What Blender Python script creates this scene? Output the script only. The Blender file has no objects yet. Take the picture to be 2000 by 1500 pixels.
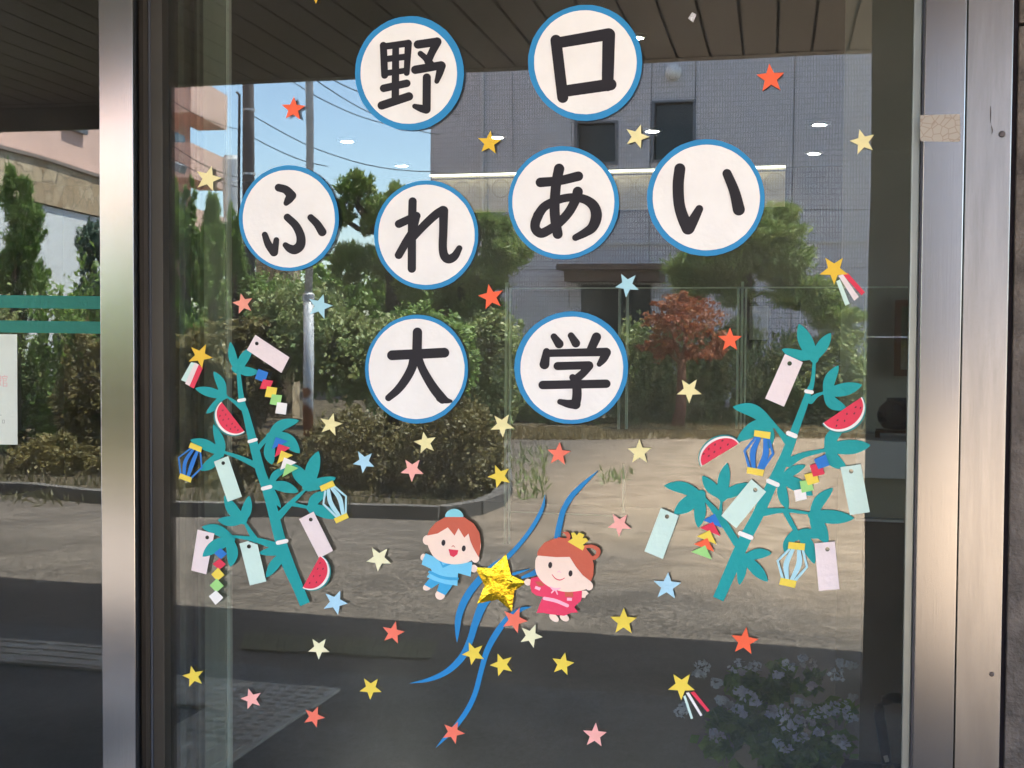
import bpy, bmesh, math, random
import numpy as np
from mathutils import Vector, Matrix
from mathutils.geometry import tessellate_polygon

# ------------------------------------------------------------------ camera, sky, sun, exposure
SC = bpy.context.scene
COL = SC.collection
F = 2600.0                      # focal length in photo pixels (photo 2000 x 1500)
D = 2.32                        # camera to glass
EYE = 1.5
YAW, PITCH, ROLL = math.radians(14.92), math.atan(97 / F), 0.006
fw = Vector((-math.sin(YAW) * math.cos(PITCH), math.cos(YAW) * math.cos(PITCH), -math.sin(PITCH)))
r0 = Vector((math.cos(YAW), math.sin(YAW), 0))
u0 = r0.cross(fw)
RT = r0 * math.cos(ROLL) + u0 * math.sin(ROLL)
UP = u0 * math.cos(ROLL) - r0 * math.sin(ROLL)
CAM = Vector((0, -D, EYE))
cd = bpy.data.cameras.new('camera'); cam = bpy.data.objects.new('camera', cd); COL.objects.link(cam)
cd.sensor_width = 36; cd.lens = F / 2000 * 36; cd.clip_end = 3000; cd.clip_start = .05
m = Matrix((RT, UP, -fw)).transposed().to_4x4(); m.translation = CAM
cam.matrix_world = m
SC.camera = cam

SUNV = Vector((.32, -.27, 1)).normalized()
EL = math.asin(SUNV.z)
w = bpy.data.worlds.new('World'); SC.world = w; w.use_nodes = True
nt = w.node_tree; bg = nt.nodes['Background']
sky = nt.nodes.new('ShaderNodeTexSky'); sky.sky_type = 'NISHITA'; sky.sun_disc = False
sky.sun_elevation = EL; sky.sun_rotation = math.atan2(SUNV.x, SUNV.y)
sky.air_density = .9; sky.dust_density = .8; sky.ozone_density = 1.6
nt.links.new(sky.outputs[0], bg.inputs[0]); bg.inputs[1].default_value = .105
sd = bpy.data.lights.new('sun', 'SUN'); sd.energy = 3.1; sd.angle = math.radians(.5); sd.color = (1, .955, .89)
so = bpy.data.objects.new('sun', sd); COL.objects.link(so)
so.rotation_euler = SUNV.to_track_quat('Z', 'Y').to_euler(); so.location = (0, -10, 20)
SC.view_settings.view_transform = 'Standard'; SC.view_settings.look = 'None'
SC.view_settings.exposure = 3.90; SC.view_settings.gamma = 1; SC.view_settings.use_curve_mapping = False
cy = SC.cycles
cy.use_adaptive_sampling = False
cy.max_bounces = 9; cy.transparent_max_bounces = 12; cy.diffuse_bounces = 4; cy.glossy_bounces = 5
cy.sample_clamp_indirect = 6
cy.use_denoising = True
GLASS_R = .083                   # reflectance of the film on the pane

# ------------------------------------------------------------------ rays
def ray(px, py):
    return (fw + RT * ((px - 1000) / F) - UP * ((py - 750) / F))
def P(px, py, y=0.0):           # point seen directly on the vertical plane y
    d = ray(px, py); t = (y - CAM.y) / d.y
    return CAM + d * t
def mray(px, py, pl=.006):      # ray after the mirror at plane y=pl
    d = ray(px, py); t = (pl - CAM.y) / d.y; g = CAM + d * t
    return g, Vector((d.x, -d.y, d.z))
def MY(px, py, Y, pl=.006):     # mirrored: point Y metres out from the glass
    g, d = mray(px, py, pl); return g + d * ((-Y - g.y) / d.y)
def MG(px, py, z=0.0, pl=.006): # mirrored: point on height z
    g, d = mray(px, py, pl); return g + d * ((z - g.z) / d.z)
PPM = lambda Y: F / (D + Y)

# ------------------------------------------------------------------ materials
def lin(c):
    return tuple(((v / 255) / 12.92 if v / 255 <= .04045 else ((v / 255 + .055) / 1.055) ** 2.4) for v in c)
MATS = {}
def mat(name, rgb, rough=.7, metal=0.0, var=.0, scale=8, bump=0.0, bscale=60, spec=.4, stretch=None, detail=4):
    if name in MATS: return MATS[name]
    M = bpy.data.materials.new(name); M.use_nodes = True; MATS[name] = M
    n = M.node_tree; b = n.nodes['Principled BSDF']; L = n.links.new
    b.inputs['Base Color'].default_value = (*rgb, 1); b.inputs['Roughness'].default_value = rough
    b.inputs['Metallic'].default_value = metal; b.inputs['Specular IOR Level'].default_value = spec
    tc = n.nodes.new('ShaderNodeTexCoord'); mp = n.nodes.new('ShaderNodeMapping')
    L(tc.outputs['Object'], mp.inputs[0])
    if stretch: mp.inputs['Scale'].default_value = stretch
    if var:
        nz = n.nodes.new('ShaderNodeTexNoise'); nz.inputs['Scale'].default_value = scale; nz.inputs['Detail'].default_value = detail
        L(mp.outputs[0], nz.inputs[0])
        r = n.nodes.new('ShaderNodeMapRange'); r.inputs['From Min'].default_value = .3; r.inputs['From Max'].default_value = .7
        r.inputs['To Min'].default_value = 1 - var; r.inputs['To Max'].default_value = 1 + var
        L(nz.outputs[0], r.inputs[0])
        h = n.nodes.new('ShaderNodeVectorMath'); h.operation = 'SCALE'; h.inputs[0].default_value = rgb
        L(r.outputs[0], h.inputs['Scale']); L(h.outputs[0], b.inputs['Base Color'])
    if bump:
        nb = n.nodes.new('ShaderNodeTexNoise'); nb.inputs['Scale'].default_value = bscale; nb.inputs['Detail'].default_value = 3
        L(mp.outputs[0], nb.inputs[0]); bp = n.nodes.new('ShaderNodeBump'); bp.inputs['Strength'].default_value = bump
        bp.inputs['Distance'].default_value = .01
        L(nb.outputs[0], bp.inputs['Height']); L(bp.outputs[0], b.inputs['Normal'])
    return M
def paper(name, c, k=.95, rough=.55, spec=.35):
    l = lin(c)
    return mat('paper_' + name, tuple(v * k for v in l), rough, var=.04, scale=14, bump=.10, bscale=90, spec=spec)
def leafmat(name, c1, c2, trans=.3):
    M = bpy.data.materials.new(name); M.use_nodes = True; n = M.node_tree; L = n.links.new
    b = n.nodes['Principled BSDF']; out = n.nodes['Material Output']
    g = n.nodes.new('ShaderNodeNewGeometry'); nz = n.nodes.new('ShaderNodeTexNoise'); nz.inputs['Scale'].default_value = 1.6
    tc = n.nodes.new('ShaderNodeTexCoord'); L(tc.outputs['Object'], nz.inputs[0])
    a = n.nodes.new('ShaderNodeMath'); a.operation = 'MULTIPLY_ADD'; a.inputs[1].default_value = .6; L(g.outputs['Random Per Island'], a.inputs[0])
    s = n.nodes.new('ShaderNodeMath'); s.operation = 'SUBTRACT'; s.inputs[1].default_value = .3; L(nz.outputs[0], s.inputs[0]); L(s.outputs[0], a.inputs[2])
    mx = n.nodes.new('ShaderNodeMix'); mx.data_type = 'RGBA'; L(a.outputs[0], mx.inputs[0])
    mx.inputs[6].default_value = (*c1, 1); mx.inputs[7].default_value = (*c2, 1)
    L(mx.outputs[2], b.inputs['Base Color']); b.inputs['Roughness'].default_value = .5; b.inputs['Specular IOR Level'].default_value = .3
    t = n.nodes.new('ShaderNodeBsdfTranslucent'); L(mx.outputs[2], t.inputs[0])
    ms = n.nodes.new('ShaderNodeMixShader'); ms.inputs[0].default_value = trans
    L(b.outputs[0], ms.inputs[1]); L(t.outputs[0], ms.inputs[2]); L(ms.outputs[0], out.inputs[0])
    return M
def emis(name, rgb, s):
    M = bpy.data.materials.new(name); M.use_nodes = True
    b = M.node_tree.nodes['Principled BSDF']; b.inputs['Base Color'].default_value = (.8, .8, .8, 1)
    b.inputs['Emission Color'].default_value = (*rgb, 1); b.inputs['Emission Strength'].default_value = s
    return M
def glassmat(name, R, tint, dust_haze=0):
    M = bpy.data.materials.new(name); M.use_nodes = True; n = M.node_tree; n.nodes.remove(n.nodes['Principled BSDF'])
    t = n.nodes.new('ShaderNodeBsdfTransparent'); t.inputs[0].default_value = (*tint, 1)
    g = n.nodes.new('ShaderNodeBsdfGlossy'); g.inputs['Roughness'].default_value = 0; g.inputs[0].default_value = (.97, 1, .98, 1)
    # pane is never perfectly flat: very faint long waves
    tc = n.nodes.new('ShaderNodeTexCoord'); nz = n.nodes.new('ShaderNodeTexNoise'); nz.inputs['Scale'].default_value = 3.0
    nz.inputs['Detail'].default_value = 1
    bp = n.nodes.new('ShaderNodeBump'); bp.inputs['Strength'].default_value = 1; bp.inputs['Distance'].default_value = .00035
    n.links.new(tc.outputs['Object'], nz.inputs[0]); n.links.new(nz.outputs[0], bp.inputs['Height']); n.links.new(bp.outputs[0], g.inputs['Normal'])
    x = n.nodes.new('ShaderNodeMixShader'); x.inputs[0].default_value = R
    n.links.new(t.outputs[0], x.inputs[1]); n.links.new(g.outputs[0], x.inputs[2]); n.links.new(x.outputs[0], n.nodes['Material Output'].inputs[0])
    if dust_haze:                   # thin uneven film of dust and wipe marks, doubling as a painted haze that lifts blacks
        d = n.nodes.new('ShaderNodeBsdfDiffuse'); d.inputs[0].default_value = (.75, .74, .70, 1)
        mp = n.nodes.new('ShaderNodeMapping'); mp.inputs['Scale'].default_value = (1, 1, 2.5); mp.inputs['Rotation'].default_value = (0, .6, 0); n.links.new(tc.outputs['Object'], mp.inputs[0])
        nd = n.nodes.new('ShaderNodeTexNoise'); nd.inputs['Scale'].default_value = 2.2; nd.inputs['Detail'].default_value = 7; nd.inputs['Roughness'].default_value = .65; n.links.new(mp.outputs[0], nd.inputs[0])
        mr = n.nodes.new('ShaderNodeMapRange'); mr.inputs['From Min'].default_value = .38; mr.inputs['From Max'].default_value = .75; mr.inputs['To Min'].default_value = dust_haze * .45; mr.inputs['To Max'].default_value = dust_haze * 2.2
        n.links.new(nd.outputs[0], mr.inputs[0]); y = n.nodes.new('ShaderNodeMixShader'); n.links.new(mr.outputs[0], y.inputs[0]); n.links.new(x.outputs[0], y.inputs[1]); n.links.new(d.outputs[0], y.inputs[2])
        n.links.new(y.outputs[0], n.nodes['Material Output'].inputs[0])
    return M

# ------------------------------------------------------------------ object helpers
def tag(o, label=None, cat=None, group=None, kind=None):
    if label: o['label'] = label
    if cat: o['category'] = cat
    if group: o['group'] = group
    if kind: o['kind'] = kind
    return o
def thing(name, label, cat, loc=(0, 0, 0), group=None):
    o = bpy.data.objects.new(name, None); COL.objects.link(o); o.location = loc
    o.empty_display_size = .05
    return tag(o, label, cat, group)
def mesh(name, verts, faces, material, parent=None, loc=None, smooth=False):
    """verts in world coordinates; object origin at loc (or the parent's)"""
    if parent is not None:
        root = parent; off = Vector(parent.location)
        pp = parent.parent
        while pp is not None: off = off + Vector(pp.location); pp = pp.parent
    else: off = Vector(loc) if loc is not None else Vector((0, 0, 0))
    me = bpy.data.meshes.new(name)
    if isinstance(verts, np.ndarray): verts = verts - np.array(off)
    else: verts = [(v[0] - off.x, v[1] - off.y, v[2] - off.z) for v in verts]
    me.from_pydata(verts if not isinstance(verts, np.ndarray) else verts.tolist(), [], faces if not isinstance(faces, np.ndarray) else faces.tolist())
    if material is not None:
        for mm in (material if isinstance(material, (list, tuple)) else [material]): me.materials.append(mm)
    if smooth: me.polygons.foreach_set('use_smooth', [True] * len(me.polygons))
    me.update()
    o = bpy.data.objects.new(name, me); COL.objects.link(o)
    if parent is not None: o.parent = parent
    else: o.location = off
    return o
def boxvf(x0, x1, y0, y1, z0, z1):
    v = [(x0, y0, z0), (x1, y0, z0), (x1, y1, z0), (x0, y1, z0), (x0, y0, z1), (x1, y0, z1), (x1, y1, z1), (x0, y1, z1)]
    f = [(0, 3, 2, 1), (4, 5, 6, 7), (0, 1, 5, 4), (1, 2, 6, 5), (2, 3, 7, 6), (3, 0, 4, 7)]
    return v, f
class MB:
    def __init__(s): s.v = []; s.f = []
    def add(s, v, f):
        o = len(s.v); s.v += [tuple(x) for x in v]; s.f += [tuple(i + o for i in q) for q in f]; return s
    def box(s, *a): return s.add(*boxvf(*a))
    def obox(s, c, ax, ay, az):           # oriented box, half axes
        c, ax, ay, az = map(Vector, (c, ax, ay, az))
        v = [c + ax * i + ay * j + az * k for i, j, k in ((-1, -1, -1), (1, -1, -1), (1, 1, -1), (-1, 1, -1), (-1, -1, 1), (1, -1, 1), (1, 1, 1), (-1, 1, 1))]
        return s.add(v, [(0, 3, 2, 1), (4, 5, 6, 7), (0, 1, 5, 4), (1, 2, 6, 5), (2, 3, 7, 6), (3, 0, 4, 7)])
    def tube(s, pts, rad, n=8):
        pts = [Vector(p) for p in pts]; rad = rad if isinstance(rad, (list, tuple)) else [rad] * len(pts)
        rings = []
        for i, p in enumerate(pts):
            t = (pts[min(i + 1, len(pts) - 1)] - pts[max(i - 1, 0)]).normalized()
            a = t.cross(Vector((0, 0, 1)) if abs(t.z) < .9 else Vector((1, 0, 0))).normalized(); b = t.cross(a)
            rings.append([p + (a * math.cos(2 * math.pi * k / n) + b * math.sin(2 * math.pi * k / n)) * rad[i] for k in range(n)])
        v = [q for r in rings for q in r]; f = []
        for i in range(len(rings) - 1):
            for k in range(n):
                f.append((i * n + k, i * n + (k + 1) % n, (i + 1) * n + (k + 1) % n, (i + 1) * n + k))
        f.append(tuple(range(n - 1, -1, -1))); f.append(tuple(range((len(rings) - 1) * n, len(rings) * n)))
        return s.add(v, f)
    def lathe(s, c, prof, n=20, axis='z'):
        v = []; f = []
        for r, h in prof:
            for k in range(n):
                a = 2 * math.pi * k / n
                p = (r * math.cos(a), r * math.sin(a), h) if axis == 'z' else (r * math.cos(a), h, r * math.sin(a))
                v.append((c[0] + p[0], c[1] + p[1], c[2] + p[2]))
        for i in range(len(prof) - 1):
            for k in range(n): f.append((i * n + k, i * n + (k + 1) % n, (i + 1) * n + (k + 1) % n, (i + 1) * n + k))
        return s.add(v, f)
    def build(s, name, m_, parent=None, loc=None, smooth=False): return mesh(name, s.v, s.f, m_, parent, loc, smooth)
def box(name, x0, x1, y0, y1, z0, z1, m_, parent=None, bevel=0, loc=None):
    v, f = boxvf(x0, x1, y0, y1, z0, z1)
    o = mesh(name, v, f, m_, parent, loc if loc is not None else ((x0 + x1) / 2, (y0 + y1) / 2, z0))
    if bevel:
        bm = bmesh.new(); bm.from_mesh(o.data); bmesh.ops.bevel(bm, geom=list(bm.edges), offset=bevel, segments=2, affect='EDGES', profile=.5)
        bm.to_mesh(o.data); bm.free()
    return o

# ------------------------------------------------------------------ flat paper pieces stuck on the pane
class Zm:                       # coordinates read in an enlarged crop of the photograph
    def __init__(s, ox, oy, sc): s.o = (ox, oy); s.s = sc
    def p(s, x, y): return (s.o[0] + x / s.s, s.o[1] + y / s.s)
    def pts(s, l): return [s.p(*q) for q in l]
PX = Zm(0, 0, 1)
def crom(pts, n=6):
    if len(pts) < 3: return [tuple(p) for p in pts]
    A = [np.array(p, float) for p in pts]; A = [2 * A[0] - A[1]] + A + [2 * A[-1] - A[-2]]; out = []
    for i in range(1, len(A) - 2):
        for k in range(n):
            t = k / n; a, b, c, d = A[i - 1:i + 3]
            out.append(tuple(.5 * (2 * b + (c - a) * t + (2 * a - 5 * b + 4 * c - d) * t * t + (3 * b - a - 3 * c + d) * t ** 3)))
    out.append(tuple(A[-2])); return out
def stroke(pts, cap=True, n=6):
    """outline of a brush line; pts = (x, y, width)"""
    q = crom(pts, n); L = []; R = []
    for i, (x, y, wd) in enumerate(q):
        a = q[max(i - 1, 0)]; b = q[min(i + 1, len(q) - 1)]
        tx, ty = b[0] - a[0], b[1] - a[1]; l = math.hypot(tx, ty) or 1; tx /= l; ty /= l
        L.append((x + ty * wd / 2, y - tx * wd / 2)); R.append((x - ty * wd / 2, y + tx * wd / 2))
    def capf(c, frm, wd):
        a0 = math.atan2(frm[1] - c[1], frm[0] - c[0]); return [(c[0] + math.cos(a0 + math.pi * k / 7) * wd / 2, c[1] + math.sin(a0 + math.pi * k / 7) * wd / 2) for k in range(1, 7)]
    out = list(L)
    if cap and q[-1][2] > .5: out += capf(q[-1], L[-1], q[-1][2])
    out += R[::-1]
    if cap and q[0][2] > .5: out += capf(q[0], R[0], q[0][2])
    return out
def leafpts(base, via, tip, wd):
    q = crom([base, via, tip], 7); n = len(q) - 1
    return stroke([(x, y, max(.01, wd * (math.sin(math.pi * min(1, (i / n) * .93 + .07)) ** .75) * (1 if i < n else 0))) for i, (x, y) in enumerate(q)], cap=False, n=1)
def ell(cx, cy, rx, ry, n=20, a0=0, a1=360, rot=0):
    r = math.radians(rot); o = []
    full = a1 - a0 >= 360
    for k in range(n if full else n + 1):
        a = math.radians(a0 + (a1 - a0) * k / n); x, y = rx * math.cos(a), ry * math.sin(a)
        o.append((cx + x * math.cos(r) - y * math.sin(r), cy + x * math.sin(r) + y * math.cos(r)))
    return o
LAY = .0007
def sheet(loops, off, th=.00035, tilt=None, plane=0.0, mb=None, cur=None):
    """loops: outer outline + holes in photo px; returns MB of a thin extruded sheet standing off the pane"""
    mb = mb or MB()
    cx = sum(p[0] for p in loops[0]) / len(loops[0]); cyy = sum(p[1] for p in loops[0]) / len(loops[0])
    fr = []; bk = []; idx = []
    for lp in loops:
        st = len(fr)
        for (x, y) in lp:
            o = off
            if tilt: o += max(0, tilt[0] * (x - cx) + tilt[1] * (y - cyy) + tilt[2])
            g = P(x, y, plane - o); fr.append((g.x, g.y - th, g.z)); bk.append((g.x, g.y, g.z))
        idx.append((st, len(fr)))
    tr = tessellate_polygon([[Vector((x, y, 0)) for x, y in lp] for lp in loops])
    flat = [p for lp in loops for p in lp]; N = len(fr); faces = []
    for a, b, c in tr:
        A, B, C_ = flat[a], flat[b], flat[c]
        ar = (B[0] - A[0]) * (C_[1] - A[1]) - (B[1] - A[1]) * (C_[0] - A[0])
        if abs(ar) < 1e-9: continue
        if ar > 0: b, c = c, b               # image y is down: normal towards -y
        faces.append((a, b, c)); faces.append((a + N, c + N, b + N))
    for s_, e in idx:
        k = e - s_
        for i in range(k):
            a, b = s_ + i, s_ + (i + 1) % k; faces.append((a, b, b + N, a + N))
    mb.add(fr + bk, faces); return mb
def cut(name, loops, off, m_, parent=None, tilt=None, plane=0.0, th=.00035, label=None):
    if loops and not isinstance(loops[0][0], (tuple, list)): loops = [loops]
    mb = sheet(loops, off, th, tilt, plane)
    c = Vector(np.mean(np.array(mb.v), axis=0))
    o = mb.build(name, m_, parent, None if parent is not None else c)
    if label: o['label'] = label
    return o
def pth(name, label, cat, px, py, group=None, plane=0.0):
    return thing(name, label, cat, P(px, py, plane), group)

# ================================================================== ENTRANCE: frames, panes, porch
def st(o, label=None): return tag(o, label, kind='structure')
xm = lambda px, y: P(px, 750, y).x
STEEL = mat('brushed_steel', (.385, .385, .375), .16, 1.0, var=.02, scale=5, bump=.012, bscale=9, stretch=(60, 60, .6))
b_ = STEEL.node_tree.nodes['Principled BSDF']; b_.inputs['Anisotropic'].default_value = 0
STEELR = mat('brushed_steel_darkened', (.275, .275, .265), .19, 1.0, var=.02, scale=5, bump=.008, bscale=9, stretch=(60, 60, .6))  # same steel, colour darkened to tone down the bright ground reflection
STEEL2 = mat('worn_steel', (.265, .263, .25), .26, 1.0, var=.10, scale=4, bump=.012, bscale=12, stretch=(14, 14, 1.5))
BRONZE = mat('bronze_stile', (.052, .046, .038), .45, .6, var=.15, scale=6)
RUBBER = mat('rubber_gasket', (.035, .04, .05), .55)
ALU = mat('grey_stile', (.30, .33, .31), .35, .7, var=.1, scale=6)
GRANITE = mat('dark_granite', (.10, .085, .072), .6, var=.5, scale=16, bump=.5, bscale=120)
SOFF = mat('soffit_board', (.040, .026, .019), .45, var=.2, scale=3, stretch=(6, .5, 1))
JOINT = mat('soffit_gap', (.012, .009, .008), .9)
FILM = glassmat('filmed_glass', GLASS_R, (.46, .48, .46))
CLEAR = glassmat('clear_glass_face', .02, (.97, .99, .98), .016)
EDGE = mat('glass_edge', (.25, .42, .36), .3)

def pane(name, label, x0, x1, yf, z0, z1):
    v, f = boxvf(x0, x1, yf, yf + .006, z0, z1)
    # faces: bottom, top, front(-y), right, back(+y), left
    o = mesh(name, v, f, [CLEAR, FILM, EDGE], loc=((x0 + x1) / 2, yf, z0))
    for i, k in enumerate((2, 2, 0, 2, 1, 2)): o.data.polygons[i].material_index = k
    tag(o, label, 'window pane'); return o
LP = .20                         # the left pane sits this much further in
pane('window_pane', 'large clear pane carrying the round letters, stars and bamboo decorations', xm(300, 0), xm(1790, 0), 0.0, .12, 2.42)
pane('window_pane', 'narrow left pane crossed by two green bands and holding the taped notice', xm(0, LP) - 1.3, xm(215, LP), LP, .12, 2.42)

ZT = 2.46
# left mullion
t = thing('mullion', 'brushed steel mullion left of the decorated pane, with its dark side channel', 'mullion', (xm(230, -.05), 0, .02))
box('steel_face', xm(196.5, -.05), xm(262, -.05), -.05, .215, .02, ZT, STEEL, t, .0012)
box('dark_stile', xm(262, -.012) + .0005, xm(291, -.012), -.012, .05, .02, ZT, BRONZE, t)
box('dark_stile', xm(297, -.018), xm(319, -.018), -.018, .045, .02, ZT, BRONZE, t, .001)
mb = MB(); mb.tube([(xm(294, -.017), -.014, .02), (xm(294, -.017), -.014, ZT)], .0036, 8); mb.build('rubber_gasket', RUBBER, t)
# right stile, jambs
t = thing('window_stile', 'slim grey green metal stile closing the decorated pane on the right', 'stile', (xm(1783, -.01), 0, .02))
box('stile_bar', xm(1773, -.006), xm(1790, -.006), -.006, .05, .02, ZT, ALU, t, .002)
box('stile_lip', xm(1790, -.02) + .001, xm(1794.5, -.02), -.014, .05, .02, ZT, mat('stile_lip', (.10, .10, .12), .4, .5), t)
t = thing('door_jamb', 'smooth brushed steel jamb beside the pane with a small cracked sticker', 'jamb', (xm(1835, -.05), 0, .02))
box('steel_face', xm(1795.5, -.05), xm(1875, -.05), -.05, .10, .02, ZT, STEELR, t, .0012)
tcrack = mat('old_tape', (.30, .27, .22), .35, var=.35, scale=60, spec=.5)
n = tcrack.node_tree; vo = n.nodes.new('ShaderNodeTexVoronoi'); vo.feature = 'DISTANCE_TO_EDGE'; vo.inputs['Scale'].default_value = 75
cr = n.nodes.new('ShaderNodeValToRGB'); cr.color_ramp.elements[0].position = 0; cr.color_ramp.elements[0].color = (.25, .19, .15, 1)
cr.color_ramp.elements[1].position = .07; cr.color_ramp.elements[1].color = (.34, .31, .26, 1)
n.links.new(n.nodes['Texture Coordinate'].outputs['Object'], vo.inputs[0]); n.links.new(vo.outputs[0], cr.inputs[0]); n.links.new(cr.outputs[0], n.nodes['Principled BSDF'].inputs['Base Color'])
o = cut('tape_sticker', PX.pts([(1798, 225), (1874, 223), (1875, 226), (1876, 274), (1873, 277), (1799, 276), (1797, 273), (1797, 227)]), .0004, tcrack, plane=-.05)
tag(o, 'small brown cracked and peeling tape patch across the steel jamb', 'tape patch')
t = thing('door_jamb', 'outer worn steel jamb with scratches, stains and a screw, next to the stone pier', 'jamb', (xm(1925, -.04), 0, .02))
box('steel_face', xm(1876, -.042) + .001, xm(1966, -.042), -.042, .10, .02, ZT, STEEL2, t, .0012)
mb = MB(); c = P(1957, 262, -.043); mb.lathe(c, [(.0001, -.003), (.004, -.0028), (.0055, 0)], 14, 'y'); mb.build('screw', mat('screw_dark', (.10, .09, .09), .4, .8), t)
mb = MB(); c = P(1937, 1317, -.043); mb.lathe(c, [(.0001, -.002), (.003, -.0018), (.004, 0)], 12, 'y'); mb.build('screw', MATS['screw_dark'], t)
SCR = mat('scratch_dark', (.08, .07, .07), .7)
cut('scratch', stroke([(1935, 208, 1), (1935, 222, 2.4), (1934.5, 240, .5)]), .0002, SCR, t, plane=-.043)
cut('scratch', stroke([(1936, 245, .6), (1938, 254, 2.4), (1937, 262, .6)]), .0002, SCR, t, plane=-.043)
box('sealant_joint', xm(1966.5, -.02), xm(1975, -.02), -.018, .1, .02, ZT, mat('dark_sealant', (.02, .016, .024), .8))
tag(bpy.data.objects['sealant_joint'], 'dark sealant joint between the worn jamb and the stone pier', 'joint')
# stone pier in courses
t = thing('stone_pier', 'dark stained stone pier at the right edge of the entrance', 'pier', (xm(1975, -.03), -.03, 0))
px0, px1 = xm(1976, -.03), xm(1976, -.03) + 1.6
zj = P(1985, 47, -.03).z
zs = [0.0, zj, 3.0]
for a, b in zip(zs[:-1], zs[1:]):
    if b - a > .02: box('stone_block', px0, px0 + .055, -.03, .3, a + .002, b - .003, GRANITE, t, .002)
    if b - a > .02: box('stone_block', px0 + .065, px1, -.045, .3, a + .002, b - .003, GRANITE, t, .002)
# lintel, sill and the wall over the panes
t = thing('entrance_lintel', 'steel lintel over the glazed entrance', 'lintel', (0, 0, ZT))
box('steel_face', xm(0, 0) - 1.6, px0, -.05, .22, ZT, ZT + .12, STEEL, t)
st(box('upper_wall', xm(0, 0) - 1.6, px1, -.03, .25, ZT + .12, 3.06, GRANITE))
t = thing('entrance_sill', 'low steel sill under the panes', 'sill', (0, 0, 0))
box('steel_face', xm(0, 0) - 1.6, px0, -.06, .24, 0.006, .118, STEEL, t)
st(box('side_wall', xm(0, 0) - 3.6, xm(0, 0) - 1.6, -.03, .25, 0, 3.06, GRANITE))

# green bands + notice on the left pane
GB = paper('band_green', (28, 128, 112), .9)
for a, b, lab in ((578.5, 603, 'upper dark green stripe running across the left pane'), (628, 651, 'lower dark green stripe, directly above the taped notice')):
    o = cut('green_band', [(-700, a - 10), (215, a + .3), (215, b + .8), (-700, b - 10)], .0003, GB, plane=LP)
    tag(o, lab, 'stripe', 'green stripes on the left pane')
t = pth('paper_notice', 'pale paper notice taped to the left pane under the green stripes', 'notice', 0, 760, plane=LP)
NP = paper('notice', (222, 232, 222))
cut('notice_sheet', [(-230, 651.5), (33.5, 653), (34.5, 868.5), (-230, 866)], .001, NP, t, plane=LP)
INKR = paper('ink_pink', (232, 176, 176)); INKG = paper('ink_grey', (150, 158, 155))
za = Zm(0, 640, 5.77); mb = MB()
for i, s_ in enumerate([[(-14, 545, 6), (8, 545, 6)], [(-14, 570, 5), (8, 570, 5)], [(-14, 595, 5), (8, 595, 5)], [(10, 550, 6), (10, 600, 6)], [(8, 600, 5), (-14, 655, 6)], [(0, 620, 5), (12, 655, 6)],
                     [(24, 552, 6), (80, 548, 6)], [(50, 538, 6), (50, 552, 6)], [(30, 552, 5), (26, 572, 5)], [(80, 550, 5), (80, 568, 5)], [(36, 572, 5), (70, 572, 5)], [(36, 572, 6), (36, 660, 6)], [(70, 572, 5), (70, 600, 5)], [(36, 600, 5), (70, 600, 5)], [(38, 625, 5), (78, 625, 5)], [(78, 625, 5), (78, 660, 5)], [(36, 658, 6), (78, 658, 6)]]):
    sheet([stroke([(*za.p(a, b), w_ / 5.77 * 1.1) for a, b, w_ in s_], n=2)], .0016 + i * .00001, .0001, plane=LP, mb=mb)
mb.build('red_character', INKR, t)
mb = MB()
for i, s_ in enumerate([[(-20, 985, 5), (18, 985, 5)], [(28, 1040, 4), (50, 1040, 4)], [(28, 1040, 4), (28, 1075, 4)], [(50, 1040, 4), (50, 1075, 4)], [(28, 1075, 4), (50, 1075, 4)]]):
    sheet([stroke([(*za.p(a, b), w_ / 5.77) for a, b, w_ in s_], n=2)], .0016 + i * .00001, .0001, plane=LP, mb=mb)
mb.build('grey_character', INKG, t)
TAPE = glassmat('clear_tape', .10, (.86, .88, .86))
for pp in ([(34, 655), (44, 676), (36, 688), (33, 660)], [(20, 868), (27, 880), (15, 886), (6, 876), (10, 869)], [(38, 840), (48, 847), (37, 858), (33, 850)]):
    cut('tape', pp, .0021, TAPE, t, plane=LP)

# ------------------------------------------------------------------ porch canopy
HC = 3.0
def Mc(px, py): return MG(px, py, HC)
e1, e2 = Mc(320, 165), Mc(1690, 95)
ed = (e2 - e1).normalized()
eY = lambda x: e1.y + (x - e1.x) * ed.y / ed.x           # canopy edge as a line in plan
bd = (Mc(1402, 0) - Mc(1419, 101)); bd.z = 0; bd.normalize()      # board direction
if bd.y < 0: bd = -bd
pitch_ = abs(Mc(1402, 0).x - Mc(1321, 0).x)
canopy = thing('porch_canopy', 'dark brown boarded porch canopy overhead, its front edge crossing the panes', 'canopy', (0, -2.5, HC))
nb = 0
for k in range(-60, 34):
    xa = Mc(1321, 0).x + k * pitch_
    base = Vector((xa, Mc(1321, 0).y, HC))
    # run each board from the wall to the edge
    t0 = (-.04 - base.y) / bd.y; p0 = base + bd * t0
    # intersect with the edge
    den = bd.y - bd.x * ed.y / ed.x
    t1 = (e1.y + (base.x - e1.x) * ed.y / ed.x - base.y) / den; p1 = base + bd * t1
    if p1.x < -9 or p1.x > 4: continue
    hw = pitch_ * .5 - .009
    v = [(p0.x - hw, p0.y, HC), (p0.x + hw, p0.y, HC), (p1.x + hw, p1.y, HC), (p1.x - hw, p1.y, HC)]
    v2 = [(a, b, HC + .02) for a, b, c in v]
    mesh('soffit_board', v + v2, [(0, 1, 2, 3), (4, 7, 6, 5), (0, 4, 5, 1), (1, 5, 6, 2), (2, 6, 7, 3), (3, 7, 4, 0)], SOFF, canopy)
    nb += 1
xl, xr = -9.5, 4.5
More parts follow.
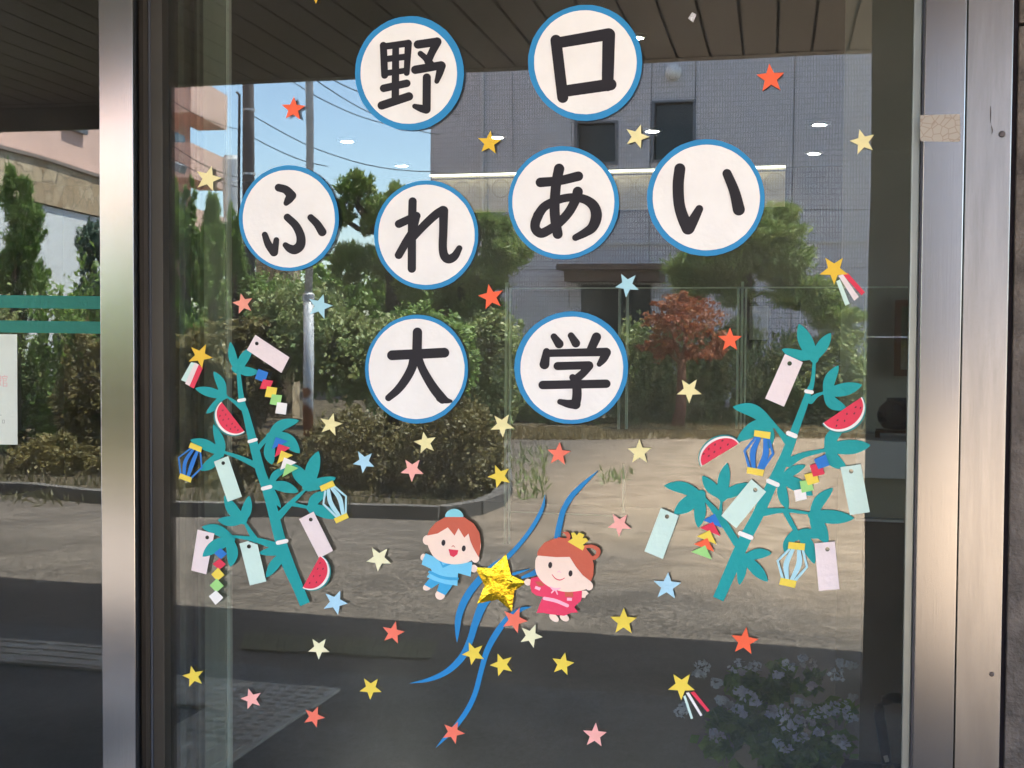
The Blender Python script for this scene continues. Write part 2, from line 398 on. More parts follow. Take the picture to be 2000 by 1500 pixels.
mb = MB(); mb.add([(xl, -.04, HC + .03), (xr, -.04, HC + .03), (xr, eY(xr), HC + .03), (xl, eY(xl), HC + .03), (xl, -.04, HC + .3), (xr, -.04, HC + .3), (xr, eY(xr), HC + .3), (xl, eY(xl), HC + .3)],
                  [(0, 1, 2, 3), (4, 7, 6, 5), (0, 4, 5, 1), (1, 5, 6, 2), (2, 6, 7, 3), (3, 7, 4, 0)])
mb.build('roof_slab', JOINT, canopy)
def edgebeam(name, x0, x1, dz, th, m_, off=0):
    n_ = Vector((ed.y, -ed.x, 0)); n_ = n_ if n_.y < 0 else -n_
    a, b = Vector((x0, eY(x0), 0)) + n_ * off, Vector((x1, eY(x1), 0)) + n_ * off; n_ *= th
    v = [(*p.xy, z) for z in (HC - dz, HC + .42) for p in (a, b, b + n_, a + n_)]
    return mesh(name, v, [(0, 1, 2, 3), (4, 7, 6, 5), (0, 4, 5, 1), (1, 5, 6, 2), (2, 6, 7, 3), (3, 7, 4, 0)], m_, canopy)
edgebeam('fascia', xl, xr, .004, .10, mat('fascia_brown', (.06, .04, .032), .4, var=.15, scale=4))
xs = MY(330, 200, 6).x
edgebeam('fascia_drop', xl, xs + .25, .155, .05, MATS['fascia_brown'], off=.101)

# column beside the camera that closes the reflection on the right
ce = MG(1690, 1440, 0)          # left front corner on the ground
YC = 3.3; xa = MY(1692, 750, YC).x
t = thing('entrance_column', 'broad dark stone column of the porch, mirrored as the dark strip right of the garden', 'column', (xa, -YC, 0))
for k, (a, b) in enumerate([(0, .75), (.75, 1.5), (1.5, 2.25), (2.25, 3.0)]):
    box('stone_panel', xa, xa + .25, -YC - .35, -YC, a + .003, b - .004, mat('column_stone', (.045, .038, .032), .6, var=.25, scale=7), t, .003)

# ------------------------------------------------------------------ ground
def poly(name, pts, z, m_, kind='structure', parent=None, th=None):
    c = Vector((sum(p[0] for p in pts) / len(pts), sum(p[1] for p in pts) / len(pts), z))
    if th is None: return tag(mesh(name, [(p[0], p[1], z) for p in pts], [tuple(range(len(pts)))], m_, parent, None if parent else c), kind=kind)
    n_ = len(pts); v = [(p[0], p[1], z) for p in pts] + [(p[0], p[1], z - th) for p in pts]
    f = [tuple(range(n_)), tuple(range(2 * n_ - 1, n_ - 1, -1))] + [(i, i + n_, (i + 1) % n_ + n_, (i + 1) % n_) for i in range(n_)]
    return tag(mesh(name, v, f, m_, parent, None if parent else c), kind=kind)
def ground(name, c1, c2, sc, bump, sp=200, spk=.35):
    M = bpy.data.materials.new(name); M.use_nodes = True; n = M.node_tree; L = n.links.new; b = n.nodes['Principled BSDF']
    tc = n.nodes.new('ShaderNodeTexCoord')
    mp = n.nodes.new('ShaderNodeMapping'); mp.inputs['Scale'].default_value = (1, 1.3, 1); L(tc.outputs['Object'], mp.inputs[0])
    a = n.nodes.new('ShaderNodeTexNoise'); a.inputs['Scale'].default_value = sc; a.inputs['Detail'].default_value = 8; a.inputs['Roughness'].default_value = .68; L(mp.outputs[0], a.inputs[0])
    r = n.nodes.new('ShaderNodeValToRGB'); r.color_ramp.elements[0].position = .34; r.color_ramp.elements[0].color = (*c1, 1)
    r.color_ramp.elements[1].position = .68; r.color_ramp.elements[1].color = (*c2, 1); L(a.outputs[0], r.inputs[0])
    v = n.nodes.new('ShaderNodeTexVoronoi'); v.inputs['Scale'].default_value = sp; L(tc.outputs['Object'], v.inputs[0])
    mr = n.nodes.new('ShaderNodeMapRange'); mr.inputs['To Min'].default_value = 1 - spk; mr.inputs['To Max'].default_value = 1 + spk; L(v.outputs['Color'], mr.inputs[0])
    s = n.nodes.new('ShaderNodeVectorMath'); s.operation = 'SCALE'; L(r.outputs[0], s.inputs[0]); L(mr.outputs[0], s.inputs['Scale']); L(s.outputs[0], b.inputs['Base Color'])
    b.inputs['Roughness'].default_value = .9; b.inputs['Specular IOR Level'].default_value = .25
    bp = n.nodes.new('ShaderNodeBump'); bp.inputs['Strength'].default_value = bump; bp.inputs['Distance'].default_value = .01; L(v.outputs['Distance'], bp.inputs['Height']); L(bp.outputs[0], b.inputs['Normal'])
    return M
ASPH = ground('asphalt_worn', (.078, .065, .055), (.165, .138, .116), 1.3, .9, 55, .75)
PORCH = ground('asphalt_porch', (.10, .106, .108), (.20, .205, .205), 2.0, .6, 75, .7)
GRAV = ground('sandy_gravel', (.24, .205, .16), (.36, .315, .255), 1.1, .8, 60)
SOIL = ground('bed_soil', (.05, .04, .026), (.11, .085, .05), 2.5, .9, 40)
LAWN = mat('far_ground', (.09, .08, .05), .9, var=.3, scale=.6)
poly('ground', [(-900, -900), (900, -900), (900, 300), (-900, 300)], -.02, LAWN)
g0_, g1_ = MG(1000, 1040), MG(1690, 1200)
gd = (g1_ - g0_).normalized(); gn = Vector((gd.y, -gd.x, 0)); gn = gn if gn.y < 0 else -gn
n = ASPH.node_tree; L = n.links.new; b = n.nodes['Principled BSDF']
src = b.inputs['Base Color'].links[0].from_socket
geo = n.nodes.new('ShaderNodeNewGeometry')
dt = n.nodes.new('ShaderNodeVectorMath'); dt.operation = 'DOT_PRODUCT'; dt.inputs[1].default_value = gn; L(geo.outputs['Position'], dt.inputs[0])
nzb = n.nodes.new('ShaderNodeTexNoise'); nzb.inputs['Scale'].default_value = .9; nzb.inputs['Detail'].default_value = 6; L(geo.outputs['Position'], nzb.inputs[0])
m1 = n.nodes.new('ShaderNodeMath'); m1.operation = 'MULTIPLY_ADD'; m1.inputs[1].default_value = 3.2; L(nzb.outputs[0], m1.inputs[0]); L(dt.outputs['Value'], m1.inputs[2])
mr1 = n.nodes.new('ShaderNodeMapRange'); c0_ = g0_.dot(gn) + 1.6; mr1.inputs['From Min'].default_value = c0_ - .7; mr1.inputs['From Max'].default_value = c0_ + 1.5; L(m1.outputs[0], mr1.inputs[0])
sxx = n.nodes.new('ShaderNodeSeparateXYZ'); L(geo.outputs['Position'], sxx.inputs[0])
mr2 = n.nodes.new('ShaderNodeMapRange'); mr2.inputs['From Min'].default_value = g0_.x - 1.6; mr2.inputs['From Max'].default_value = g0_.x + .6; L(sxx.outputs[0], mr2.inputs[0])
mm = n.nodes.new('ShaderNodeMath'); mm.operation = 'MULTIPLY'; L(mr1.outputs[0], mm.inputs[0]); L(mr2.outputs[0], mm.inputs[1])
nzc = n.nodes.new('ShaderNodeTexNoise'); nzc.inputs['Scale'].default_value = 3; nzc.inputs['Detail'].default_value = 8; nzc.inputs['Roughness'].default_value = .7; mpp = n.nodes.new('ShaderNodeMapping'); mpp.inputs['Scale'].default_value = (1, 1.4, 1); L(geo.outputs['Position'], mpp.inputs[0]); L(mpp.outputs[0], nzc.inputs[0])
rg = n.nodes.new('ShaderNodeValToRGB'); rg.color_ramp.elements[0].position = .36; rg.color_ramp.elements[0].color = (.25, .18, .118, 1); rg.color_ramp.elements[1].position = .66; rg.color_ramp.elements[1].color = (.50, .38, .27, 1); L(nzc.outputs[0], rg.inputs[0])
mc = n.nodes.new('ShaderNodeMix'); mc.data_type = 'RGBA'; L(mm.outputs[0], mc.inputs[0]); L(src, mc.inputs[6]); L(rg.outputs[0], mc.inputs[7]); L(mc.outputs[2], b.inputs['Base Color'])
poly('road', [(-60, -45), (60, -45), (60, .2), (-60, .2)], 0.0, ASPH)
pl0, pl1 = MG(530, 1303), MG(1680, 1392)
sl = (pl1.y - pl0.y) / (pl1.x - pl0.x)
poly('porch_paving', [(-14, .0), (-14, pl0.y + (-14 - pl0.x) * sl), (6, pl0.y + (6 - pl0.x) * sl), (6, .0)], .006, PORCH, th=.03)
poly('interior_floor_base', [(-9, .0), (5, .0), (5, 13), (-9, 13)], .012, mat('interior_floor', (.10, .09, .08), .3, var=.1), th=.02)
# planting bed and kerb
kb = [MG(-900, 945), MG(0, 976), MG(320, 1006), MG(550, 1008), MG(760, 1012), MG(860, 1016), MG(930, 1006), MG(972, 990), MG(990, 965), MG(985, 900), MG(982, 852)]
kb = [Vector((p.x, p.y, 0)) for p in kb]
poly('planting_bed', [(p.x, p.y) for p in kb] + [(kb[-1].x, -32), (-40, -32), (-40, kb[0].y)], .03, SOIL)
kerb = thing('kerb', 'low grey concrete kerb round the planting bed', 'kerb', kb[3])
KM = mat('kerb_concrete', (.11, .10, .09), .85, var=.25, scale=5)
path = []
for a, b in zip(kb[:-1], kb[1:]):
    n_ = max(1, int((b - a).length / .6))
    path += [a.lerp(b, k / n_) for k in range(n_)]
path.append(kb[-1])
for i, (a, b) in enumerate(zip(path[:-1], path[1:])):
    if a.x < -11: continue
    d_ = (b - a); l_ = d_.length; d_.normalize(); nn = Vector((-d_.y, d_.x, 0)) * .06
    mb = MB(); mb.obox((a + b) / 2 + Vector((0, 0, .055)), d_ * (l_ / 2 - .004), nn, (0, 0, .055 + .002 * (i % 3))); mb.build('kerb_stone', KM, kerb)

# drain grate
t4 = [MG(480, 1240), MG(855, 1255), MG(842, 1288), MG(470, 1272)]
DG = mat('grate_moss', (.15, .14, .045), .8, var=.4, scale=14)
gr = thing('drain_grate', 'mossy olive drain grate set in the asphalt', 'grate', t4[0])
mb = MB()
poly('grate_plate', [(q.x, q.y) for q in t4], .007, DG, None, gr)
mb = MB()
for k in range(26):
    a = t4[0].lerp(t4[1], (k + .5) / 26); b = t4[3].lerp(t4[2], (k + .5) / 26); d_ = (b - a) / 2; s_ = d_.cross(Vector((0, 0, 1))).normalized() * .012
    mb.obox((a + b) / 2 + Vector((0, 0, .011)), d_, s_, (0, 0, .004))
mb.build('grate_bars', DG, gr)
gr.children[0].pop('kind', None)

# tactile paving: bar tiles and dot tiles
TS = .40
TM = mat('tactile_concrete', (.80, .70, .58), .85, var=.2, scale=12)
tac = st(thing('tactile_paving', None, None, MG(665, 1352)))
def tile_mesh(kind):
    mb = MB(); mb.box(-TS / 2 + .003, TS / 2 - .003, -TS / 2 + .003, TS / 2 - .003, 0, .012)
    if kind == 'bar':
        for k in range(4): mb.box(-TS / 2 + .02, TS / 2 - .02, -.15 + k * .1 - .018, -.15 + k * .1 + .018, .012, .018)
    else:
        for i in range(6):
            for j in range(6):
                x, y = -.16 + i * .064, -.16 + j * .064; mb.add([(x - .02, y - .02, .012), (x + .02, y - .02, .012), (x + .02, y + .02, .012), (x - .02, y + .02, .012), (x - .012, y - .012, .018), (x + .012, y - .012, .018), (x + .012, y + .012, .018), (x - .012, y + .012, .018)],
                                                  [(4, 5, 6, 7), (0, 1, 5, 4), (1, 2, 6, 5), (2, 3, 7, 6), (3, 0, 4, 7)])
    me = bpy.data.meshes.new('tile'); me.from_pydata(mb.v, [], mb.f); me.materials.append(TM); return me
barM, dotM = tile_mesh('bar'), tile_mesh('dot')
corner = MG(665, 1352)
sdir = (MG(325, 1325) - corner).normalized()               # along the strip, leftwards
odir = (MG(496, 1496) - corner).normalized()               # along the leg, towards the glass
odir = (Vector((sdir.y, -sdir.x, 0)) if Vector((sdir.y, -sdir.x, 0)).dot(odir) > 0 else -Vector((sdir.y, -sdir.x, 0)))
ang = math.atan2(sdir.y, sdir.x)
def put_tile(i, j, kind, rot=0):
    c = corner + sdir * (TS * (i + .5)) + odir * (TS * (j + .5))
    o = bpy.data.objects.new('tactile_tile', barM if kind == 'bar' else dotM); COL.objects.link(o); o.parent = tac
    o.location = (c.x - tac.location.x, c.y - tac.location.y, .0075); o.rotation_euler = (0, 0, ang + rot)
for i in range(16): put_tile(i, 0, 'dot' if i < 2 or i == 2 else 'bar')
for i in range(1):
    put_tile(i, 1, 'dot')
for j in range(2, 8): put_tile(0, j, 'bar', math.pi / 2)
for i in range(16): pass

# ------------------------------------------------------------------ interior
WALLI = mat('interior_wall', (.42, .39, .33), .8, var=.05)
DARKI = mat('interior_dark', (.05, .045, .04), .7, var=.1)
bx0, bx1, by1 = -7.5, 4.2, 9.0
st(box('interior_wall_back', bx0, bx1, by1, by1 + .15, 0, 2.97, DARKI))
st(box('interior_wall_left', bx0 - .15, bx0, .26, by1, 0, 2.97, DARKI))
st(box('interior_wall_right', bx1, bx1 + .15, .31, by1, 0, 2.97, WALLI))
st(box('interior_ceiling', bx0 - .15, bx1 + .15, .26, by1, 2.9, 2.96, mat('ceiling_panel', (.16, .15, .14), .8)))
st(box('interior_roof', bx0 - .5, bx1 + .5, .26, by1 + .5, 2.98, 3.25, JOINT))
# wall of the display corner seen at the right edge
y1 = 1.6
st(box('display_wall', P(1640, 750, y1).x, bx1, y1, y1 + .1, 0, 2.9, WALLI))
t = thing('wall_picture', 'wooden framed landscape picture on the display wall', 'picture', P(1765, 660, y1 - .02))
a, b = P(1748, 586, y1 - .02), P(1800, 735, y1 - .02)
WOOD = mat('frame_wood', (.16, .07, .03), .5, var=.2, scale=20)
for q in ((a.x, a.x + .018, b.z, a.z), (b.x - .018, b.x, b.z, a.z), (a.x + .018, b.x - .018, a.z - .018, a.z), (a.x + .018, b.x - .018, b.z, b.z + .018)):
    box('frame_bar', q[0], q[1], y1 - .03, y1 - .001, q[2], q[3], WOOD, t)
pic = mat('picture_print', (.3, .33, .2), .4); n = pic.node_tree; tc = n.nodes['Texture Coordinate']
sx = n.nodes.new('ShaderNodeSeparateXYZ'); n.links.new(tc.outputs['Generated'], sx.inputs[0])
nz = n.nodes.new('ShaderNodeTexNoise'); nz.inputs['Scale'].default_value = 5; n.links.new(tc.outputs['Generated'], nz.inputs[0])
ad = n.nodes.new('ShaderNodeMath'); ad.operation = 'MULTIPLY_ADD'; ad.inputs[1].default_value = .5; n.links.new(nz.outputs[0], ad.inputs[0]); n.links.new(sx.outputs[2], ad.inputs[2])
cr = n.nodes.new('ShaderNodeValToRGB'); e = cr.color_ramp.elements; e[0].position = .3; e[0].color = (.55, .5, .42, 1); e[1].position = 1.2; e[1].color = (.1, .14, .06, 1)
q = e.new(.6); q.color = (.45, .36, .12, 1); q = e.new(.85); q.color = (.06, .10, .04, 1)
n.links.new(ad.outputs[0], cr.inputs[0]); n.links.new(cr.outputs[0], n.nodes['Principled BSDF'].inputs['Base Color'])
box('print', a.x + .018, b.x - .018, y1 - .014, y1 - .002, b.z + .018, a.z - .018, pic, t)
# plinth with a vase on a wooden stand
yv = 1.25; zt = P(1740, 862, yv).z; zb = P(1740, 935, yv).z; xp = P(1672, 862, yv).x
t = thing('display_plinth', 'pale grey display counter with a dark lower panel, carrying the vase', 'counter', (xp, yv, 0))
box('counter_top', xp, bx1 - .1, yv, y1 - .002, zb, zt, mat('counter_white', (.78, .78, .80), .5), t, .002)
box('lower_panel', xp + .02, bx1 - .1, yv + .03, y1 - .002, P(1740, 1015, yv).z, zb - .001, mat('counter_beige', (.42, .39, .30), .6), t)
box('shelf_strip', xp + .0, bx1 - .1, yv + .0, y1 - .002, P(1740, 1020, yv).z, P(1740, 1015, yv).z - .001, mat('strip_grey', (.6, .62, .62), .4), t)
box('base_panel', xp + .02, bx1 - .1, yv + .03, y1 - .002, .013, P(1740, 1020, yv).z - .001, mat('base_brown', (.14, .11, .08), .6, var=.2), t)
vc = P(1752, 820, yv + .14)
t = thing('vase', 'round dark glazed vase on a wooden stand', 'vase', (vc.x, vc.y, zt))
R = .05; mb = MB(); mb.lathe((vc.x, vc.y, zt + .022), [(.02, 0), (.036, .004), (.05, .022), (.053, .04), (.047, .06), (.03, .075), (.027, .08), (.030, .084), (.024, .08)], 28); mb.build('vase_body', mat('vase_glaze', (.012, .012, .012), .12), t, smooth=True)
mb = MB(); mb.box(vc.x - .055, vc.x + .055, vc.y - .04, vc.y + .04, zt + .014, zt + .021)
for i in (-1, 1): mb.box(vc.x + i * .05 - .006, vc.x + i * .05 + .006, vc.y - .035, vc.y + .035, zt + .001, zt + .014)
mb.build('stand', WOOD, t)
# umbrella with curved handle inside, right bottom
yh = .42; zh = Zm(1660, 1300, 7.5)
t = thing('umbrella', 'black umbrella with a curved handle leaning inside the glass at lower right', 'umbrella', P(1730, 1480, yh))
hp = [P(*zh.p(*q), yh) for q in ((860, 480), (740, 478), (620, 470), (500, 510), (430, 600), (430, 720), (460, 900), (500, 1150), (540, 1420))]
mb = MB(); mb.tube([Vector(p) for p in crom([tuple(p) for p in hp], 4)] if False else hp, .011, 12)
end = hp[-1]; mb2 = MB(); mb2.tube([end, end + Vector((.03, .02, -.30)), end + Vector((.06, .04, -.56))], [.012, .03, .008], 10)
mb.build('handle', mat('handle_black', (.012, .012, .013), .35), t, smooth=True); mb2.build('folded_canopy', mat('umbrella_cloth', (.02, .02, .025), .7), t)
mb = MB(); c = P(1731, 1482, yh - .012); mb.obox(c, (.004, 0, .0015), (0, .001, 0), (-.002, 0, .006)); mb.build('label', mat('label_pale', (.6, .5, .45), .6), t)
t = thing('umbrella_stand', 'low dark umbrella stand inside the glass at lower right', 'stand', (P(1730, 1500, yh).x, yh, .013))
ux = P(1730, 1500, yh).x + .04
for i in (-1, 1):
    for j in (-1, 1): box('leg', ux + i * .12 - .008, ux + i * .12 + .008, yh + j * .1 - .008, yh + j * .1 + .008, .013, .62, RUBBER, t)
for i in (-1, 1): box('rail', ux - .112, ux + .112, yh + i * .1 - .006, yh + i * .1 + .006, .60, .615, RUBBER, t)

# folded inner door leaves at the left inside: upright panels with dark gaps
t = thing('folding_door', 'folded inner door leaves seen as soft vertical bands at the left of the pane', 'folding door', (P(380, 750, .2).x, .2, .02))
for k, (a, b, al, yy) in enumerate([(322, 343, .22, .215), (343, 364, .05, .23), (365, 392, .34, .20), (392.5, 397.5, .03, .22), (398, 441, .62, .185)]):
    box('door_leaf', P(a, 750, yy).x, P(b, 750, yy).x, yy, yy + .03, .02, 2.6, mat('leaf_grey_%d' % k, (al, al * .96, al * .82), .6, var=.12, scale=3, stretch=(20, 1, .4)), t, .002)
# inner sliding glass leaf, its edge catches the light
t = thing('inner_glass_door', 'inner sliding glass leaf whose pale edge runs down the left of the pane', 'glass door', (P(380, 750, .14).x, .14, .02))
xi0, xi1 = P(320, 750, .14).x - .05, P(443, 750, .14).x
IG = glassmat('inner_glass', .05, (.88, .92, .90))
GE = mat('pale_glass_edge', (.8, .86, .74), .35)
box('glass_leaf', xi0, xi1, .14, .148, .02, 2.6, IG, t)
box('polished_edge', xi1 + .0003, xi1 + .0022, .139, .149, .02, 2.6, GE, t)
# glazed display case standing inside: pale green frame bars
yc = 1.15
CF = mat('case_frame', (.74, .84, .70), .4)
t = thing('display_case', 'glazed display case inside with thin pale green frame bars', 'display case', (P(1300, 750, yc).x, yc, .02))
zt0 = P(1300, 561, yc).z
def vbar(px, wpx, pya=556, pyb=840, m_=CF):
    a, b = P(px - wpx / 2, 750, yc).x, P(px + wpx / 2, 750, yc).x
    box('frame_bar', a, b, yc - .006, yc + .006, P(px, pyb, yc).z, P(px, pya, yc).z, m_, t)
for px, w_, a, b in ((988.5, 4, 552, 1062), (996, 3, 562, 1062), (1209, 4, 562, 838), (1224, 4, 562, 838), (1440, 4, 562, 838), (1448, 4, 550, 838), (1455, 3, 562, 838), (1688, 4, 560, 838), (1220, 3, 905, 1002)): vbar(px, w_, a, b)
xA, xB = P(996, 750, yc).x, P(1770, 750, yc).x
box('top_bar', xA, xB, yc - .006, yc + .0065, zt0 - .0035, zt0, CF, t)
zl = P(1100, 1003, yc).z; box('low_bar', P(992, 750, yc).x, P(1222, 750, yc).x, yc - .007, yc + .0075, zl - .002, zl, CF, t)
box('case_glass', xA, xB, yc + .007, yc + .011, P(1300, 838, yc).z, zt0 - .005, glassmat('case_glass', .03, (.93, .96, .93)), t)
# notice board with a pinned sheet, and a black easel
yb = 1.9
BLK = mat('board_black', (.012, .012, .012), .5)
t = thing('notice_board', 'black notice board inside with one pale pinned sheet', 'notice board', P(1510, 630, yb))
a, b = P(1458, 590, yb), P(1562, 670, yb); box('board', a.x, b.x, yb, yb + .03, b.z, a.z, BLK, t)
a, b = P(1464, 598, yb - .01), P(1500, 664, yb - .01); box('pinned_sheet', a.x, b.x, yb - .006, yb - .002, b.z, a.z, mat('sheet_pale', (.75, .72, .6), .7, var=.15, scale=60), t)
# interior downlights (lit in the photograph)
LAMP = emis('lamp_glow', (1, .95, .85), 70)
RIM = mat('lamp_rim', (.6, .6, .6), .4)
HI = 2.895
for i, (px, py, lab) in enumerate([(678, 274, 'lit ceiling downlight seen between the grey pole and the first letter disc'), (785, 322, 'lit ceiling downlight just above the second hiragana disc'),
                     (970, 266, 'lit ceiling downlight touching the golden star'), (1274, 254, 'lit ceiling downlight in front of the dark window, beside the cream star'),
                     (1601, 241, 'upper lit ceiling downlight at the right'), (1590, 298, 'lower lit ceiling downlight at the right'), (1245, 70, 'lit downlight peeking from behind the upper right disc')]):
    d = ray(px, py); tt = (HI - CAM.z) / d.z; c = CAM + d * tt
    t = thing('ceiling_light', lab, 'downlight', (c.x, c.y, HI), 'lit downlights in the ceiling')
    r = .07 if py > 100 else .045
    mb = MB(); mb.lathe((c.x, c.y, HI), [(.001, -.004), (r * .6, -.004), (r * .62, 0)], 20); mb.build('lamp', LAMP, t)
    mb = MB(); mb.lathe((c.x, c.y, HI), [(r * .63, .005), (r * .65, -.012), (r, -.006), (r, .005)], 20); mb.build('rim', RIM, t)
# lit strip and cream frieze with rings on the far inner wall
yw = by1 - .02
a, b = P(846, 338, yw), P(1535, 338, yw)
zT, zB = P(1100, 332, yw).z, P(1100, 412, yw).z
t = thing('wall_light', 'long lit strip lamp on top of the cream inner wall', 'strip light', ((a.x + b.x) / 2, yw, zT))
box('tube', a.x, b.x, yw - .10, yw - .04, zT - .035, zT, emis('strip_glow', (1, .95, .72), .5), t)
box('bracket', a.x, b.x, yw - .04, yw + .015, zT - .05, zT + .02, WALLI, t)
t = thing('wall_frieze', 'cream wall panels with a row of ring ornaments under the strip lamp', 'wall panel', ((a.x + b.x) / 2, yw, zB))
CRM = mat('cream_panel', (.60, .52, .36), .7, var=.1, scale=3)
CR2 = mat('cream_ring', (.50, .42, .28), .7)
npn = 6
for k in range(npn):
    xa_, xb_ = a.x + (b.x - a.x) * k / npn, a.x + (b.x - a.x) * (k + 1) / npn
    box('panel', xa_ + .005, xb_ - .005, yw - .02, yw + .01, zB, zT - .06, CRM, t)
nr = 17
for rr in range(1):
    for k in range(nr):
        cx = a.x + (b.x - a.x) * (k + .5) / nr; cz = zT - .15 - rr * .17
        mb = MB(); n_ = 20
        vv = []; ff = []
        for q in range(n_):
            an = 2 * math.pi * q / n_
            for rad in (.072, .084): vv.append((cx + rad * math.cos(an), yw - .028, cz + rad * math.sin(an)))
        ff = [(2 * q, 2 * q + 1, (2 * q + 3) % (2 * n_), (2 * q + 2) % (2 * n_)) for q in range(n_)]
        mb.add(vv, ff); mb.build('ring', CR2, t)

# ================================================================== THE GARDEN AND STREET BEHIND THE CAMERA (seen in the panes)
rng = np.random.default_rng(7)
def quads(pos, dirs, length, width, ups=None):
    """leaf-sized quads at pos, long axis dirs"""
    n = len(pos); r = rng.normal(size=(n, 3)) * .55 + np.array([.15, .55, .85]); s = np.cross(dirs, r); s /= np.linalg.norm(s, axis=1)[:, None] + 1e-9
    l = (length * rng.uniform(.6, 1.3, n))[:, None]; w_ = (width * rng.uniform(.6, 1.3, n))[:, None]
    a = pos - dirs * l * .5; b = pos + s * w_ * .5; c = pos + dirs * l * .5; d = pos - s * w_ * .5
    V = np.stack([a, b, c, d], 1).reshape(-1, 3); Fc = np.arange(4 * n).reshape(-1, 4); return V, Fc
def cloud(blobs, n, length, width, up=0.0, out=.6, shell=.45, droop=0.0):
    """blobs: (centre, radii). leaves spread through the outer part of each blob in clumps"""
    vol = np.array([b[1][0] * b[1][1] * b[1][2] for b in blobs]) ** .67; cnt = np.maximum(6, (n * vol / vol.sum()).astype(int))
    Vs = []; Fs = []; k = 0
    for (c, r), m_ in zip(blobs, cnt):
        nc = max(3, m_ // 34)
        d = rng.normal(size=(nc, 3)); d /= np.linalg.norm(d, axis=1)[:, None]
        rad = rng.uniform(shell, 1.05, nc)[:, None]; cc = d * rad
        idx = rng.integers(0, nc, m_); p = cc[idx] + rng.normal(size=(m_, 3)) * .12 * rng.uniform(.4, 1.3, nc)[idx][:, None]
        nd = p / (np.linalg.norm(p, axis=1)[:, None] + 1e-9)
        dr = nd * out + rng.normal(size=(m_, 3)) * .5 + np.array([0, 0, up - droop]); dr /= np.linalg.norm(dr, axis=1)[:, None]
        V, F_ = quads(np.array(c) + p * np.array(r), dr, length, width)
        Vs.append(V); Fs.append(F_ + k); k += len(V)
    return np.concatenate(Vs), np.concatenate(Fs)
G1 = leafmat('leaf_conifer', (0.083, 0.165, 0.040), (0.312, 0.434, 0.106))
G2 = leafmat('leaf_pine', (0.126, 0.248, 0.058), (0.415, 0.450, 0.145))
G3 = leafmat('leaf_azalea', (0.102, 0.102, 0.034), (0.320, 0.253, 0.095))
G4 = leafmat('leaf_hedge', (0.163, 0.261, 0.082), (0.450, 0.450, 0.200))
G5 = leafmat('leaf_maple', (0.281, 0.047, 0.030), (0.430, 0.184, 0.064))
G6 = leafmat('leaf_weed', (.07, .075, .025), (.20, .165, .075))
G7 = leafmat('leaf_spruce', (0.060, 0.107, 0.075), (0.190, 0.272, 0.202))
G8 = leafmat('leaf_hydrangea', (.12, .24, .06), (.38, .55, .16))
BARK = mat('bark', (.07, .05, .035), .9, var=.4, scale=9, bump=.6, bscale=25)
def blob(px0, px1, py0, py1, Y, dep=None):
    c = MY((px0 + px1) / 2, (py0 + py1) / 2, Y); s = 1 / PPM(Y); rx = (px1 - px0) / 2 * s; rz = (py1 - py0) / 2 * s
    return (tuple(c), (rx, dep if dep else rx * .8, rz))
def tree(name, label, cat, blobs, n, le, wi, m_, trunk=None, group=None, limbs=(), **kw):
    c0 = blobs[0][0]; base = Vector((c0[0], c0[1], 0)) if trunk is None else Vector((trunk[0][0], trunk[0][1], 0))
    t = thing(name, label, cat, base, group)
    V, F_ = cloud(blobs, n, le, wi, **kw); mesh('crown' if cat != 'shrub' and cat != 'hedge' else 'foliage', V, F_, m_, t)
    if trunk:
        mb = MB(); mb.tube([q[:3] for q in trunk], [q[3] for q in trunk], 9); mb.build('trunk', BARK, t, smooth=True)
    for lm in limbs:
        mb = MB(); mb.tube([q[:3] for q in lm], [q[3] for q in lm], 7); mb.build('limb', BARK, t, smooth=True)
    return t
T3 = lambda px, py, Y, r: (*MY(px, py, Y), r)
def gz(p): return (p[0], p[1], 0.0)
# cypresses on the left
def cypress(label, px, top, Y, wpx, n=9000, m_=G1):
    bl = []; c = MY(px, top, Y); zt_ = c.z; s = 1 / PPM(Y); W = wpx / 2 * s
    for k in range(26):
        h = rng.uniform(.05, 1) ; rr = W * (1 - h) ** .6 + .06; a = rng.uniform(0, 6.28); q = rng.uniform(.1, .8)
        bl.append(((c.x + rr * q * math.cos(a), c.y + rr * q * math.sin(a), zt_ * h * .97), (W * rng.uniform(.2, .36), W * .28, zt_ * rng.uniform(.06, .13))))
    for k in range(7): bl.append(((c.x + rng.uniform(-.3, .3) * W, c.y, zt_ * rng.uniform(.84, 1.0)), (.06, .06, zt_ * rng.uniform(.05, .10))))
    return tree('conifer_tree', label, 'tree', bl, int(n * 2.6), .085, .02, m_, trunk=[(c.x, c.y, 0, .12), (c.x, c.y, zt_ * .9, .03)], group='conifers along the street', up=.45, out=.6, shell=.5)
MYL = lambda px, py, Y: MY(px, py, Y, LP + .006)
cypress('tall feathery green cypress mirrored at the far left edge', -8, 345, 12.5, 230, 15000)
cypress('dark blue green spruce mirrored close to the steel mullion in the left pane', 150, 440, 15.5, 190, 12000, G7)
cypress('bushy green cypress mirrored behind the inner glass edge and curtain', 360, 375, 12.0, 190, 15000)
cypress('dense green conifer behind the left bamboo top, below the dark utility pole', 455, 430, 15.0, 120, 9000)
cypress('conifer just left of the dark utility pole, behind the thin pale glass edge', 415, 395, 13.6, 110, 9000, G1)
cypress('olive green conifer filling the gap beside the steel mullion, lower than its neighbours', 250, 430, 13.5, 150, 10000, G1)
